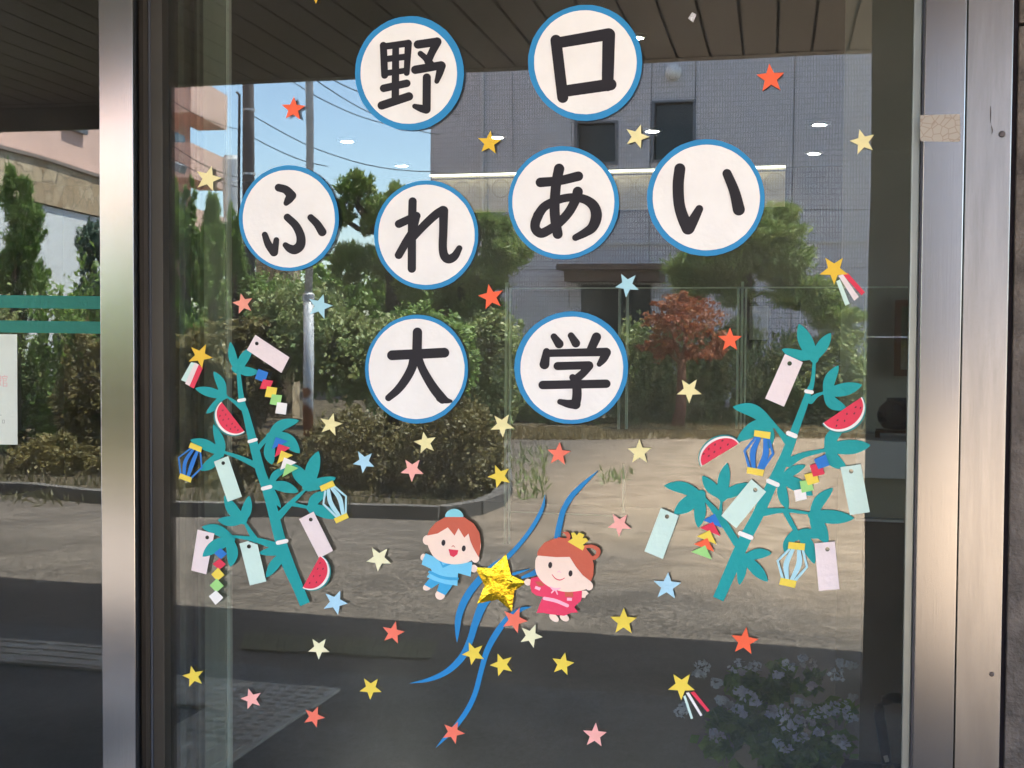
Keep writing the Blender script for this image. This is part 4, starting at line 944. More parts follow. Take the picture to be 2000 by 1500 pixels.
SKIN = paper('skin', (252, 226, 208)); HAIR = paper('hair', (204, 100, 76)); SKY = paper('robe_blue', (120, 206, 240)); SKYD = paper('robe_band', (64, 170, 220)); DRESS = paper('dress_pink', (238, 66, 104))
PNK2 = paper('bow_pink', (250, 190, 208)); EYE = mat('eye_ink', (.014, .008, .016), .35); RIB = paper('ribbon_blue', (34, 134, 196)); MELR = paper('melon_rind', (38, 134, 134)); LBP = paper('lantern_pale', (176, 222, 234))
rnd = random.Random(5)

# ---- round letter discs
def disc(name, label, box_o, box_i, zc, strokes, dy=0):
    (ax, bx_, ay, by_), (cx0, cx1, cy0, cy1) = box_o, box_i
    cx, cyy = (ax + bx_) / 2, (ay + by_) / 2
    t = pth('letter_disc', label, 'letter disc', cx, cyy, 'round white letter discs with blue rims')
    def wob(x0, x1, y0, y1, n_, amp):
        ph = rnd.uniform(0, 6); o = []
        for k in range(n_):
            a = 2 * math.pi * k / n_ + rnd.uniform(-.03, .03); r = 1 + amp * math.sin(3 * a + ph) + rnd.uniform(-amp, amp) * .8
            o.append(((x0 + x1) / 2 + (x1 - x0) / 2 * r * math.cos(a), (y0 + y1) / 2 + (y1 - y0) / 2 * r * math.sin(a)))
        return o
    tl = (rnd.uniform(-1, 1) * 4e-6, rnd.uniform(-1, 1) * 3e-6, .0007)
    cut('blue_rim', wob(ax, bx_, ay, by_, 44, .004), LAY, BLUE, t, tilt=tl)
    cut('white_face', wob(cx0, cx1, cy0, cy1, 60, .0028), LAY * 2.2, WHITE, t, tilt=tl)
    mb = MB(); fc = 0
    for i, s_ in enumerate(strokes):
        q_ = crom([(*zc.p(x, y), w_ / zc.s) for x, y, w_ in s_], 6)
        if len(q_) == 2: q_ = [tuple(q_[0][c] + (q_[1][c] - q_[0][c]) * k / 4 for c in range(3)) for k in range(5)]
        LR = []
        for k, (x, y, wd) in enumerate(q_):
            a_, b_2 = q_[max(k - 1, 0)], q_[min(k + 1, len(q_) - 1)]; tx, ty = b_2[0] - a_[0], b_2[1] - a_[1]; l_ = math.hypot(tx, ty) or 1
            LR.append(((x + ty / l_ * wd / 2, y - tx / l_ * wd / 2), (x - ty / l_ * wd / 2, y + tx / l_ * wd / 2)))
        base_o = LAY * 2.2 + .0007 + .0009
        for k, (x, y, wd) in enumerate(q_):
            fc += 1; ring = [P(x + wd / 2 * math.cos(h * math.pi / 12), y + wd / 2 * math.sin(h * math.pi / 12), -(base_o + fc * 3e-6)) for h in range(24)]
            mb.add(ring, [tuple(range(24))])
            if k: fc += 1; mb.add([P(*c_, -(base_o + fc * 3e-6)) for c_ in (LR[k - 1][0], LR[k][0], LR[k][1], LR[k - 1][1])], [(0, 1, 2, 3)])
    # same tilt centre for the ink as for the paper would differ slightly: keep the ink just proud of the face
    if len(strokes) != 3 or zc.o[0] != 1255: mb.build('character', INK, t); return t
    cutx = P(1400, 380).x
    for sd in (-1, 1):           # two brush strokes that do not touch
        fs = [f_ for f_ in mb.f if (mb.v[f_[0]][0] - cutx) * sd > 0]; mesh('brush_stroke', mb.v, fs, INK, t)
    return t
_sheet = sheet
def sheet(loops, off, th=.00035, tilt=None, plane=0.0, mb=None, cur=None):
    if tilt is not None and len(tilt) == 3 and mb is not None: tilt = (0, 0, tilt[2] + .0007)   # ink: flat, just proud
    return _sheet(loops, off, th, tilt, plane, mb)
z = Zm(680, 20, 6.25)
disc('d', 'top left disc bearing the black character 野', (693.6, 906.6, 31.2, 255), (704, 892.6, 44.6, 241.8), z, [
    [(430, 430, 88), (445, 795, 84)], [(430, 445, 82), (735, 402, 84)], [(735, 402, 88), (714, 765, 74)], [(445, 598, 78), (720, 566, 78)], [(450, 770, 76), (712, 735, 70)],
    [(580, 430, 82), (578, 760, 90), (575, 1080, 92)], [(433, 953, 94), (715, 892, 94)], [(410, 1162, 104), (742, 1052, 104)],
    [(852, 418, 104), (1085, 385, 106)], [(1085, 385, 110), (1020, 520, 92), (975, 620, 96)], [(882, 530, 70), (945, 585, 76), (1005, 655, 90)], [(820, 727, 104), (1135, 672, 102)], [(1138, 678, 108), (1115, 770, 88), (1082, 868, 60)],
    [(960, 820, 98), (957, 1210, 100)], [(952, 1210, 108), (890, 1198, 92), (812, 1172, 62)]])
z = Zm(1020, 0, 6)
disc('d', 'top right disc bearing the black character 口', (1031.7, 1255, 9, 236), (1042.8, 1243.3, 20, 223.3), z, [
    [(395, 472, 130), (475, 1142, 130)], [(400, 505, 130), (1012, 400, 140)], [(1015, 405, 148), (1000, 1000, 138)], [(470, 1072, 136), (1035, 990, 140)]])
z = Zm(450, 310, 6.818)
disc('d', 'disc bearing the hiragana ふ, leftmost and lowest on the hiragana row', (466.9, 662.2, 322.9, 529.7), (474.2, 654, 331.7, 522.4), z, [
    [(642, 385, 104), (740, 415, 112), (812, 490, 128)], [(815, 490, 124), (780, 540, 112), (742, 592, 72)],
    [(758, 780, 98), (870, 890, 108), (935, 1030, 118), (930, 1150, 128), (860, 1210, 126), (790, 1195, 108), (733, 1150, 76)],
    [(458, 1012, 80), (505, 1140, 100), (578, 1245, 112)], [(580, 1245, 112), (600, 1160, 88), (612, 1082, 76)], [(1070, 783, 90), (1155, 870, 104), (1222, 975, 116)]])
z = Zm(720, 340, 6.5217)
disc('d', 'disc bearing the hiragana れ, between the pine and the upper row', (731, 934.4, 352.3, 565.4), (738.7, 927, 360.7, 556.5), z, [
    [(560, 348, 106), (552, 700, 106), (550, 1205, 106)], [(385, 635, 104), (610, 532, 104)], [(612, 530, 96), (560, 720, 100), (480, 860, 104), (383, 1032, 102)],
    [(560, 812, 96), (700, 660, 104), (850, 520, 108), (945, 460, 112)], [(955, 465, 118), (952, 700, 108), (945, 930, 106), (965, 1040, 114), (1020, 1082, 116), (1095, 1045, 104), (1155, 945, 78)]])
z = Zm(980, 275, 6.25)
disc('d', 'disc bearing the hiragana あ, under the top right disc', (992, 1209, 285.4, 506.7), (1000.5, 1200, 294.5, 497.4), z, [
    [(472, 508, 118), (700, 487, 112), (935, 432, 118)], [(700, 342, 128), (665, 520, 122), (645, 780, 124), (655, 980, 124), (683, 1138, 122)],
    [(928, 622, 126), (900, 720, 118), (820, 870, 112), (700, 1000, 112), (580, 1085, 112), (480, 1128, 116), (415, 1080, 116), (410, 1000, 118), (450, 900, 118)],
    [(440, 912, 116), (520, 805, 110), (650, 735, 104), (780, 698, 100), (900, 692, 104), (1030, 722, 112), (1125, 800, 128), (1155, 920, 136), (1110, 1050, 124), (1020, 1120, 104), (900, 1182, 82)]])
z = Zm(1255, 260, 6)
disc('d', 'disc bearing the hiragana い, rightmost of all discs', (1264, 1493.8, 272, 500.3), (1275, 1484.6, 282.8, 489), z, [
    [(437, 418, 130), (418, 600, 132), (428, 820, 132), (470, 980, 138), (532, 1115, 150)], [(538, 1110, 150), (600, 1010, 120), (665, 888, 92)], [(990, 474, 108), (1075, 680, 124), (1128, 895, 142)]])
z = Zm(700, 605, 6.5217)
disc('d', 'lower left disc bearing the black character 大', (713.5, 914.4, 614.5, 827.3), (720, 907.3, 622.6, 818.4), z, [
    [(752, 286, 120), (745, 560, 122)], [(428, 580, 126), (1095, 547, 126)], [(712, 600, 118), (680, 740, 116), (600, 890, 112), (500, 1020, 102), (383, 1122, 86)],
    [(762, 600, 96), (810, 740, 104), (890, 890, 112), (975, 1020, 120), (1060, 1120, 118), (1120, 1155, 78), (1180, 1165, 40)], [(1040, 1120, 110), (1070, 1145, 106)]])
z = Zm(990, 600, 6)
disc('d', 'lower right disc bearing the black character 学', (1004.7, 1227.5, 607.8, 828), (1016.3, 1217, 618.3, 820), z, [
    [(551, 345, 78), (612, 430, 106)], [(752, 333, 78), (808, 422, 102)], [(1050, 350, 110), (985, 495, 100)], [(465, 520, 84), (440, 670, 116)], [(470, 540, 88), (1165, 524, 100)], [(1165, 530, 110), (1130, 605, 96), (1083, 668, 62)],
    [(595, 690, 96), (960, 680, 96)], [(962, 685, 104), (900, 765, 92), (820, 835, 96)], [(770, 822, 78), (812, 900, 92)], [(420, 912, 100), (1165, 897, 100)], [(815, 880, 104), (822, 1030, 110), (805, 1135, 112)], [(805, 1138, 118), (720, 1132, 96), (622, 1108, 66)]])

# ---- stars
def starpts(cx, cyy, r, rot, inner=.42):
    o = []
    for k in range(10):
        rr = (r if k % 2 == 0 else r * inner) * (1 + rnd.uniform(-.03, .03)); a = math.radians(rot + 36 * k + rnd.uniform(-1, 1)); o.append((cx + rr * math.sin(a), cyy - rr * math.cos(a)))
    return o
stars = [
    (573, 213, 24, 3, ORG, 'orange red paper star at the top left, touching the grey pole'), (617, -14, 22, 36, GOLDY, 'golden paper star cut by the top edge of the picture'),
    (1505, 153, 29, -4, ORG, 'orange red paper star alone at the top right on the tiled facade'), (956, 279, 23.5, 5, GOLDY, 'golden paper star on the drain pipe below the top row'),
    (1244, 267, 24.5, 18, CREAM, 'cream paper star between the two dark windows'), (1685, 277, 26, -14, CREAM, 'cream paper star at the far upper right, half over the dark strip'),
    (407, 349, 26, 15, CREAM, 'cream paper star on the pink balconies at the left'), (475, 593, 21, -12, paper('salmon', (244, 160, 138)), 'salmon paper star left of the grey pole, under the leftmost disc'),
    (625, 598, 25, 16, SBLUE, 'pale blue paper star beside the grey pole'), (959, 580, 25.5, -11, ORG, 'orange red paper star between the second hiragana disc and the lower right disc'),
    (1225, 556, 24.5, -30, SBLUE, 'pale blue paper star under the brown eave, right of the lower discs'), (1426, 664, 24, 0, ORG, 'orange red paper star just right of the red maple crown'),
    (1346, 762, 25, 36, CREAM, 'cream paper star over the maple trunk'), (646, 829, 23, 13, CREAM, 'cream paper star left of the lower left disc'), (831, 865, 22.5, -11, CREAM, 'cream paper star directly under the lower left disc'),
    (981, 830, 24, 32, CREAM, 'cream paper star between and below the two lower discs'), (711, 902, 22.5, -29, LBLUE, 'light blue paper star on the azalea mound'), (805, 917, 23.5, -34, PINK, 'pink paper star on the azalea mound'),
    (976, 930, 23.5, -22, YEL, 'yellow paper star at the kerb corner above the boy'), (1091, 887, 23.5, 5, ORG2, 'coral paper star below the lower right disc'), (1249, 883, 24.5, -1, CREAM, 'cream paper star alone on the gravel'),
    (1210, 1024, 24, -33, PINK, 'pink paper star right above the girl'), (740, 1091, 25.5, -32, PALE, 'pale yellow paper star left of the boy'), (655, 1176, 25, 24, LBLUE, 'light blue paper star at the foot of the left bamboo'),
    (1303, 1145, 28, 4, LBLUE, 'light blue paper star between the girl and the right bamboo'), (1005, 1211, 26, 23, ORG2, 'coral paper star touching the lowest tip of the gold foil star'), (1037, 1242, 23.5, 23, PALE, 'pale yellow paper star below the coral one, under the girl'),
    (925, 1276, 23.5, -24, YEL, 'yellow paper star stuck across two blue ribbons'), (980, 1298, 23.5, -20, YEL, 'yellow paper star right of the lower blue ribbon'), (1099, 1297, 23.5, 12, YEL, 'yellow paper star below the feet of the girl'),
    (885, 1430, 23, 24, ORG2, 'coral paper star on the lower end of the longest ribbon'), (1162, 1436, 24.5, 4, PINK, 'pink paper star alone at the bottom centre'), (1218, 1214, 27, 1, YEL, 'yellow paper star right of the girl'),
    (1454, 1253, 28, 8, ORG, 'orange red paper star below the right bamboo foot'), (768, 1236, 22.5, 12, ORG2, 'coral paper star below left of the boy'), (623, 1266, 22.5, -35, PALE, 'pale yellow paper star on the grate, left of the coral one'),
    (724, 1344, 22.5, -34, YEL, 'yellow paper star left of the curling ribbon tip'), (378, 1321, 21.5, -13, YEL, 'yellow paper star at the lower left near the mullion'), (491, 1365, 21.5, -15, PINK, 'pink paper star on the tactile paving'),
    (613, 1400, 21.5, 22, ORG2, 'coral paper star on the right edge of the tactile paving')]
for cx, cyy, r, rot, m_, lab in stars:
    a = rnd.uniform(0, 6.28); k = rnd.uniform(.00001, .00004)
    lift = 2.6 if (cx, cyy) in ((1005, 1211), (925, 1276), (885, 1430)) else 1
    o = cut('paper_star', starpts(cx, cyy, r, rot, .43), LAY * lift * 1.5, m_, None, tilt=(k * math.cos(a), k * math.sin(a), .0007))
    tag(o, lab, 'star', 'plain paper stars')
# gold foil star
FOIL = mat('gold_foil', (.98, .66, .04), .24, 1.0, bump=1.0, bscale=70)
_b = FOIL.node_tree.nodes['Principled BSDF']
for nn in FOIL.node_tree.nodes:
    if nn.type == 'BUMP': nn.inputs['Distance'].default_value = .0035
g5 = [(988.5, 1082.5), (997.6, 1123), (1029, 1138), (1004.4, 1153.9), (999.4, 1194), (972.7, 1170.9), (932, 1179), (946.6, 1143.7), (927, 1108), (959, 1109.7)]
cen = P(975, 1141, -.0050); rim = [P(x, y, -.0032) for x, y in g5]
V = [tuple(cen)]; mid_ = [P(x * .5 + 975 * .5, y * .5 + 1141 * .5, -.0054 - (.0006 if i % 2 == 0 else 0)) for i, (x, y) in enumerate(g5)]
V += [tuple(q) for q in mid_] + [tuple(q) for q in rim] + [(q.x, q.y + .0008, q.z) for q in rim]
Fc = [(0, 1 + i, 1 + (i + 1) % 10) for i in range(10)] + [(1 + i, 11 + i, 11 + (i + 1) % 10, 1 + (i + 1) % 10) for i in range(10)] + [(11 + i, 21 + i, 21 + (i + 1) % 10, 11 + (i + 1) % 10) for i in range(10)]
o = mesh('foil_star', V, Fc, FOIL, loc=cen); tag(o, 'large crinkled gold foil star held between the boy and the girl', 'star')

# ---- shooting stars
def shoot(lab, star, tails):
    t = pth('shooting_star', lab, 'shooting star', star[0], star[1], 'paper shooting stars with three strip tails')
    for i, (pp, m_, nm) in enumerate(tails): cut('tail_strip', pp, LAY * (1.2 + i * .5), m_, t, label=nm)
    cut('star', starpts(*star), LAY * 3.4, YEL if star[1] > 1000 else GOLDY, t)
zz = Zm(340, 640, 5.5556)
shoot('golden shooting star at the left above the left bamboo, tails pointing down left', (391, 695, 24.5, 27), [(zz.pts([(185, 375), (245, 385), (132, 592), (76, 568)]), MINT, 'mint strip'), (zz.pts([(225, 380), (278, 405), (168, 632), (120, 608)]), TAGP, 'pale pink strip'), (zz.pts([(268, 400), (312, 438), (215, 660), (168, 635)]), RED, 'red strip')])
zz = Zm(1550, 500, 3)
shoot('golden shooting star at the upper right, tails pointing down right', (1629, 527, 29, 36), [(zz.pts([(285, 105), (318, 100), (418, 212), (398, 230)]), RED, 'red strip'), (zz.pts([(262, 115), (290, 108), (382, 240), (355, 262)]), TAGP, 'pale pink strip'), (zz.pts([(250, 148), (272, 138), (328, 280), (303, 291)]), MINT, 'mint strip')])
zz = Zm(1280, 1240, 4.545)
shoot('yellow shooting star at the lower right with thin tails over the hydrangea', (1331, 1339, 28, 37), [(zz.pts([(312, 512), (345, 500), (482, 670), (462, 685)]), RED, 'red strip'), (zz.pts([(272, 515), (298, 510), (418, 712), (400, 722)]), WHITE, 'white strip'), (zz.pts([(248, 545), (268, 535), (335, 740), (315, 747)]), MINT, 'mint strip')])

# ---- bamboo
def bamboo(lab, px, py, stem, bands, parts):
    t = pth('paper_bamboo', lab, 'bamboo cutout', px, py)
    cut('stem', stroke([(*p[:2], p[2]) for p in stem], cap=False, n=3), LAY * 2, TEAL, t)
    for i, (x, y, hw, ang_, wd) in enumerate(bands):
        c, s_ = math.cos(math.radians(ang_)), math.sin(math.radians(ang_))
        cut('joint_band', stroke([(x - c * hw * .8, y - s_ * hw * .8, wd), (x + c * hw * .8, y + s_ * hw * .8, wd)], n=2), LAY * 3, WHITE, t)
    for i, (kind, zc, data, wd) in enumerate(parts):
        if kind == 'b': cut('branch', stroke([(*zc.p(x, y), w_ / zc.s) for x, y, w_ in data], n=3), LAY * 1.3 + i * 3e-6, TEAL, t)
        else:
            pts = [zc.p(*q) for q in data]; cut('leaf', leafpts(*pts, wd / zc.s), LAY * (1.6 if kind == 'l' else 4.2) + i * 3e-6, TEAL, t)
    return t
A = Zm(340, 640, 5.5556); B = Zm(340, 850, 4.1667)
bamboo('teal paper bamboo at the left, leaning left and hung with ornaments', 530, 950,
    [(465.5, 724, 7), (472, 781, 11), (481, 810, 13), (494, 862, 17), (508, 917, 18), (520, 951, 19), (532, 994, 20), (546, 1050, 21), (562, 1100, 24), (580, 1142, 21), (595.6, 1180, 20)],
    [(472, 781.5, 6.8, -10, 6.5), (493.4, 860.5, 8.7, -16, 6.5), (520.7, 952.5, 9.6, -14, 7.5), (551, 1058.3, 10.6, -12, 8)],
    [('l', A, ((700, 470), (640, 330), (610, 152)), 92), ('l', A, ((700, 460), (760, 330), (850, 215)), 105), ('l', A, ((690, 440), (790, 475), (925, 480)), 100), ('l', A, ((640, 440), (680, 470), (720, 490)), 60),
     ('b', A, ((565, 742, 18), (650, 800, 35), (735, 870, 55)), 0), ('l', A, ((540, 755), (510, 610), (430, 475)), 98), ('l', A, ((550, 745), (390, 700), (230, 658)), 105), ('l', A, ((530, 735), (450, 840), (350, 932)), 80),
     ('b', B, ((408, 138, 22), (540, 185, 36), (690, 255, 55)), 0), ('l', B, ((385, 160), (375, 60), (320, -90)), 78), ('l', B, ((375, 140), (260, 80), (132, 38)), 88), ('l', B, ((370, 150), (300, 230), (212, 285)), 82),
     ('b', A, ((900, 1330, 46), (960, 1250, 48), (1020, 1190, 46)), 0), ('l', A, ((1030, 1230), (1150, 1070), (1358, 1005)), 118), ('l', A, ((1040, 1180), (1220, 1220), (1365, 1362)), 150), ('l', A, ((1060, 1190), (1035, 1350), (1065, 1485)), 122),
     ('l', B, ((785, 400), (830, 320), (930, 262)), 62), ('l', B, ((790, 405), (900, 420), (1012, 462)), 88), ('l', B, ((800, 440), (825, 510), (868, 592)), 46),
     ('b', B, ((850, 660, 60), (950, 555, 42), (1080, 432, 16)), 0), ('l', B, ((1095, 425), (1125, 280), (1175, 130)), 112), ('l', B, ((1110, 425), (1030, 330), (960, 235)), 108), ('l', B, ((1070, 425), (1180, 395), (1318, 345)), 92),
     ('b', B, ((960, 560, 34), (1100, 590, 22)), 0), ('l', B, ((1115, 610), (1150, 520), (1265, 455)), 85), ('l', B, ((1105, 590), (1230, 625), (1362, 668)), 100),
     ('b', B, ((570, 700, 16), (610, 770, 34), (660, 850, 50)), 0), ('l', B, ((565, 700), (480, 610), (410, 490)), 92), ('l', B, ((550, 700), (590, 610), (612, 492)), 82), ('l', B, ((575, 685), (460, 700), (355, 690)), 82),
     ('b', B, ((470, 822, 18), (660, 850, 40), (860, 915, 70)), 0), ('l', B, ((475, 850), (360, 775), (225, 745)), 86), ('L', B, ((465, 850), (340, 900), (232, 988)), 100), ('L', B, ((440, 830), (475, 950), (458, 1072)), 92),
     ('l', B, ((880, 955), (790, 948), (688, 960)), 66), ('l', B, ((890, 970), (820, 1050), (750, 1158)), 82)])
C = Zm(1340, 620, 3.9474); E2 = Zm(1240, 850, 4.1667)
bamboo('teal paper bamboo at the right, larger and leaning right, hung with ornaments', 1500, 930,
    [(1590.8, 700, 6), (1587, 745, 8), (1579, 768, 12), (1551.6, 843, 16), (1545, 862, 18), (1530, 900, 20), (1508, 945, 20.5), (1480, 1006, 22), (1459, 1045, 23), (1439, 1088, 24), (1403, 1170, 22)],
    [(1580, 765, 7, 10, 7.5), (1546.5, 848.8, 9.5, 22, 9), (1509.7, 943, 12, 24, 9), (1456.5, 1046, 14, 22, 9)],
    [('l', C, ((990, 320), (925, 190), (870, 50)), 112), ('l', C, ((985, 320), (1050, 220), (1116, 120)), 88), ('l', C, ((1000, 295), (860, 290), (738, 245)), 82),
     ('b', C, ((960, 640, 55), (1010, 600, 30), (1080, 575, 14)), 0), ('l', C, ((1090, 630), (1105, 490), (1175, 370)), 88), ('l', C, ((1080, 580), (1220, 555), (1357, 520)), 100), ('l', C, ((1090, 590), (1130, 660), (1240, 705)), 92),
     ('b', C, ((785, 960, 60), (720, 880, 36), (650, 790, 24)), 0), ('l', C, ((660, 830), (520, 720), (360, 690)), 100), ('l', C, ((630, 800), (520, 860), (390, 955)), 110), ('l', C, ((615, 790), (640, 900), (640, 1010)), 80),
     ('b', C, ((790, 1120, 70), (900, 1062, 44), (1090, 1020, 24)), 0), ('l', C, ((1110, 1050), (1120, 930), (1215, 850)), 96), ('l', C, ((1095, 1005), (1260, 1000), (1422, 985)), 112), ('l', C, ((1100, 1010), (1140, 1100), (1235, 1160)), 100),
     ('l', C, ((735, 1240), (820, 1185), (922, 1140)), 70), ('l', C, ((735, 1240), (850, 1290), (978, 1372)), 100), ('l', C, ((735, 1250), (745, 1370), (785, 1482)), 78),
     ('b', C, ((280, 1385, 26), (270, 1440, 18), (265, 1500, 30)), 0), ('l', C, ((280, 1395), (290, 1260), (317, 1122)), 92), ('l', C, ((295, 1385), (200, 1315), (125, 1222)), 88), ('l', C, ((260, 1375), (370, 1340), (478, 1278)), 86),
     ('b', E2, ((830, 880, 60), (690, 665, 56), (545, 492, 18)), 0), ('l', E2, ((550, 510), (400, 430), (238, 410)), 96), ('l', E2, ((540, 480), (430, 560), (318, 640)), 120), ('l', E2, ((525, 480), (530, 620), (516, 752)), 96),
     ('b', E2, ((1030, 630, 66), (1220, 612, 34), (1440, 640, 18)), 0), ('l', E2, ((1445, 670), (1500, 540), (1612, 430)), 92), ('l', E2, ((1440, 650), (1600, 665), (1785, 676)), 112), ('l', E2, ((1450, 640), (1500, 760), (1570, 880)), 118),
     ('b', E2, ((1225, 625, 44), (1270, 710, 40), (1318, 792, 34)), 0), ('l', E2, ((1260, 850), (1390, 800), (1560, 830)), 82), ('l', E2, ((1350, 800), (1410, 900), (1462, 1048)), 96), ('l', E2, ((1290, 800), (1250, 880), (1225, 960)), 84),
     ('l', E2, ((890, 1000), (1000, 965), (1112, 960)), 84), ('l', E2, ((890, 990), (985, 1090), (1082, 1192)), 92), ('l', E2, ((890, 980), (870, 1100), (850, 1218)), 74)])

# ---- ornaments
def ptag(lab, corners, hole, m_, zc, hr, lay=4.4):
    c = np.mean([zc.p(*q) for q in corners], axis=0); hx_, hy_ = zc.p(*hole); r = hr / zc.s
    o = cut('paper_tag', [zc.pts(corners), ell(hx_, hy_, r, r, 14)[::-1]], LAY * lay, m_, None, tilt=(rnd.uniform(-1, 1) * 8e-6, rnd.uniform(-1, 1) * 8e-6, .0008)); tag(o, lab, 'paper tag', 'wish tags on the bamboos')
ptag('pale pink wish tag tilted flat at the top of the left bamboo', [(882, 78), (1252, 322), (1165, 490), (790, 242)], (898, 172), TAGP, A, 20)
ptag('mint wish tag on the upper left branch of the left bamboo', [(325, 215), (440, 170), (552, 500), (437, 542)], (400, 227), MINT, B, 15)
ptag('pale pink wish tag tucked behind the lowest left leaves of the left bamboo', [(192, 768), (328, 800), (262, 1132), (140, 1100)], (270, 832), TAGP, B, 16, 3.1)
ptag('mint wish tag with a clipped corner low on the left bamboo', [(532, 882), (600, 862), (680, 890), (750, 1190), (618, 1222)], (610, 905), MINT, B, 17)
ptag('pale pink wish tag hanging right of the left bamboo stem above a melon slice', [(1018, 682), (1135, 622), (1293, 940), (1180, 1000)], (1113, 686), TAGP, B, 16)
ptag('pale pink wish tag at the top of the right bamboo', [(762, 282), (900, 345), (755, 688), (610, 625)], (798, 355), TAGP, C, 18)
ptag('mint wish tag at the far right over the dark strip', [(1672, 260), (1838, 235), (1912, 625), (1750, 650)], (1760, 293), MINT, E2, 18)
ptag('mint wish tag leaning across the middle of the right bamboo stem', [(948, 358), (1068, 460), (825, 757), (703, 655)], (980, 445), MINT, E2, 18)
ptag('mint wish tag at the far left leaf of the right bamboo', [(212, 592), (358, 655), (228, 1008), (78, 945)], (262, 662), MINT, E2, 18)
ptag('pale pink wish tag at the lower right of the right bamboo', [(1462, 880), (1627, 865), (1665, 1252), (1497, 1267)], (1567, 928), TAGP, E2, 18)
def melon(lab, p0, p1, seeds, zc, depth=1.0):
    """half disc with the flat edge p0 -> p1, bulging to the left of the direction"""
    x0, y0 = zc.p(*p0); x1, y1 = zc.p(*p1); cx, cyy = (x0 + x1) / 2, (y0 + y1) / 2; r = math.hypot(x1 - x0, y1 - y0) / 2
    a = math.atan2(y1 - y0, x1 - x0)
    t = pth('melon_slice', lab, 'watermelon slice', cx, cyy, 'paper watermelon slices')
    def half(rr, sh=0, dd=1.0):
        o = []
        for k in range(25):
            th = math.pi * k / 24; u, v_ = rr * math.cos(th), -rr * dd * math.sin(th) ; o.append((cx + u * math.cos(a) - (v_ - sh) * math.sin(a), cyy + u * math.sin(a) + (v_ - sh) * math.cos(a)))
        return o
    cut('green_rind', half(r * 1.02, 0, depth * 1.04), LAY * 4.4, MELR, t); cut('white_rind', half(r * .985, 0, depth * .985), LAY * 5, WHITE, t); cut('red_flesh', half(r * .93, 0, depth * .90), LAY * 5.6, RED, t)
    mb = MB()
    for s_ in seeds:
        x, y = zc.p(*s_); _sheet([ell(x, y, 1.0 + .3 * (zc.s < 4), 2.0 + .4 * (zc.s < 4), 8, rot=rnd.uniform(0, 60))], LAY * 6.2, 2e-5, None, mb=mb)
    mb.build('seeds', EYE, t)
melon('watermelon slice on the upper left of the left bamboo', (512, 800), (768, 1132), [(527, 898), (497, 957), (560, 943), (590, 990), (533, 1000), (630, 1042), (570, 1063), (612, 1100), (662, 1080), (692, 1112)][::1], A) if False else None
def melon_auto(lab, p0, p1, seeds, zc, toward, depth=1.0):
    x0, y0 = p0; x1, y1 = p1
    # bulge side: -perp in half() is v<0 -> direction (sin a, -cos a)
    a = math.atan2(y1 - y0, x1 - x0); d_ = (math.sin(a), -math.cos(a)); m_ = ((x0 + x1) / 2, (y0 + y1) / 2)
    if d_[0] * (toward[0] - m_[0]) + d_[1] * (toward[1] - m_[1]) < 0: p0, p1 = p1, p0
    melon(lab, p0, p1, seeds, zc, depth)
melon_auto('watermelon slice on the upper left of the left bamboo', (512, 800), (768, 1132), [(527, 898), (497, 957), (560, 943), (590, 990), (533, 1000), (630, 1042), (570, 1063), (612, 1100), (662, 1080), (692, 1112)], A, (480, 1080), .93)
melon_auto('watermelon slice at the foot of the left bamboo under a pale tag', (1192, 975), (1045, 1245), [(1188, 1040), (1168, 1087), (1212, 1087), (1135, 1147), (1187, 1143), (1103, 1203), (1158, 1197)], B, (1280, 1180), .98)
melon_auto('watermelon slice on the upper right of the right bamboo', (1357, 612), (1052, 818), [(1307, 692), (1345, 698), (1240, 744), (1297, 740), (1168, 792), (1222, 797), (1160, 835)], C, (1350, 820), .88)
melon_auto('watermelon slice at the left of the right bamboo beside the blue lantern', (412, 968), (115, 1148), [(280, 950), (322, 980), (223, 980), (266, 1007), (175, 1014), (218, 1037), (135, 1052), (175, 1068)], C, (150, 940), .78)
def lantern(lab, zc, cap1, cap2, ribs, m_):
    t = pth('paper_lantern', lab, 'paper lantern', *np.mean([zc.p(*q) for q in cap1 + cap2], axis=0), 'paper lanterns on the bamboos')
    for i, rb in enumerate(ribs): cut('rib', stroke([(*zc.p(x, y), w_ / zc.s) for x, y, w_ in rb], n=5 if len(rb) == 3 and rb[1][2] > 24 else 1), LAY * 5 + i * 1e-5, m_, t)
    for cp in (cap1, cap2): cut('yellow_cap', zc.pts(cp), LAY * 6, YEL, t)
lantern('bright blue paper lantern at the far left of the left bamboo', B, [(135, 58), (229, 98), (220, 140), (118, 100)], [(52, 310), (146, 345), (135, 385), (38, 350)],
    [[(135, 108, 14), (38, 182, 13), (55, 325, 14)], [(155, 115, 22), (92, 215, 30), (80, 330, 24)], [(190, 130, 22), (150, 225, 34), (112, 340, 26)], [(214, 138, 14), (226, 262, 13), (136, 352, 16)]], BLU2)
lantern('pale blue paper lantern at the right of the left bamboo', B, [(1185, 415), (1290, 368), (1311, 412), (1200, 460)], [(1300, 678), (1405, 632), (1422, 672), (1320, 718)],
    [[(1230, 455, 16), (1215, 560, 16), (1330, 672, 18)], [(1255, 442, 26), (1275, 550, 38), (1350, 665, 26)], [(1285, 430, 28), (1350, 520, 38), (1375, 650, 26)], [(1305, 418, 18), (1400, 498, 16), (1396, 640, 18)]], LBP)
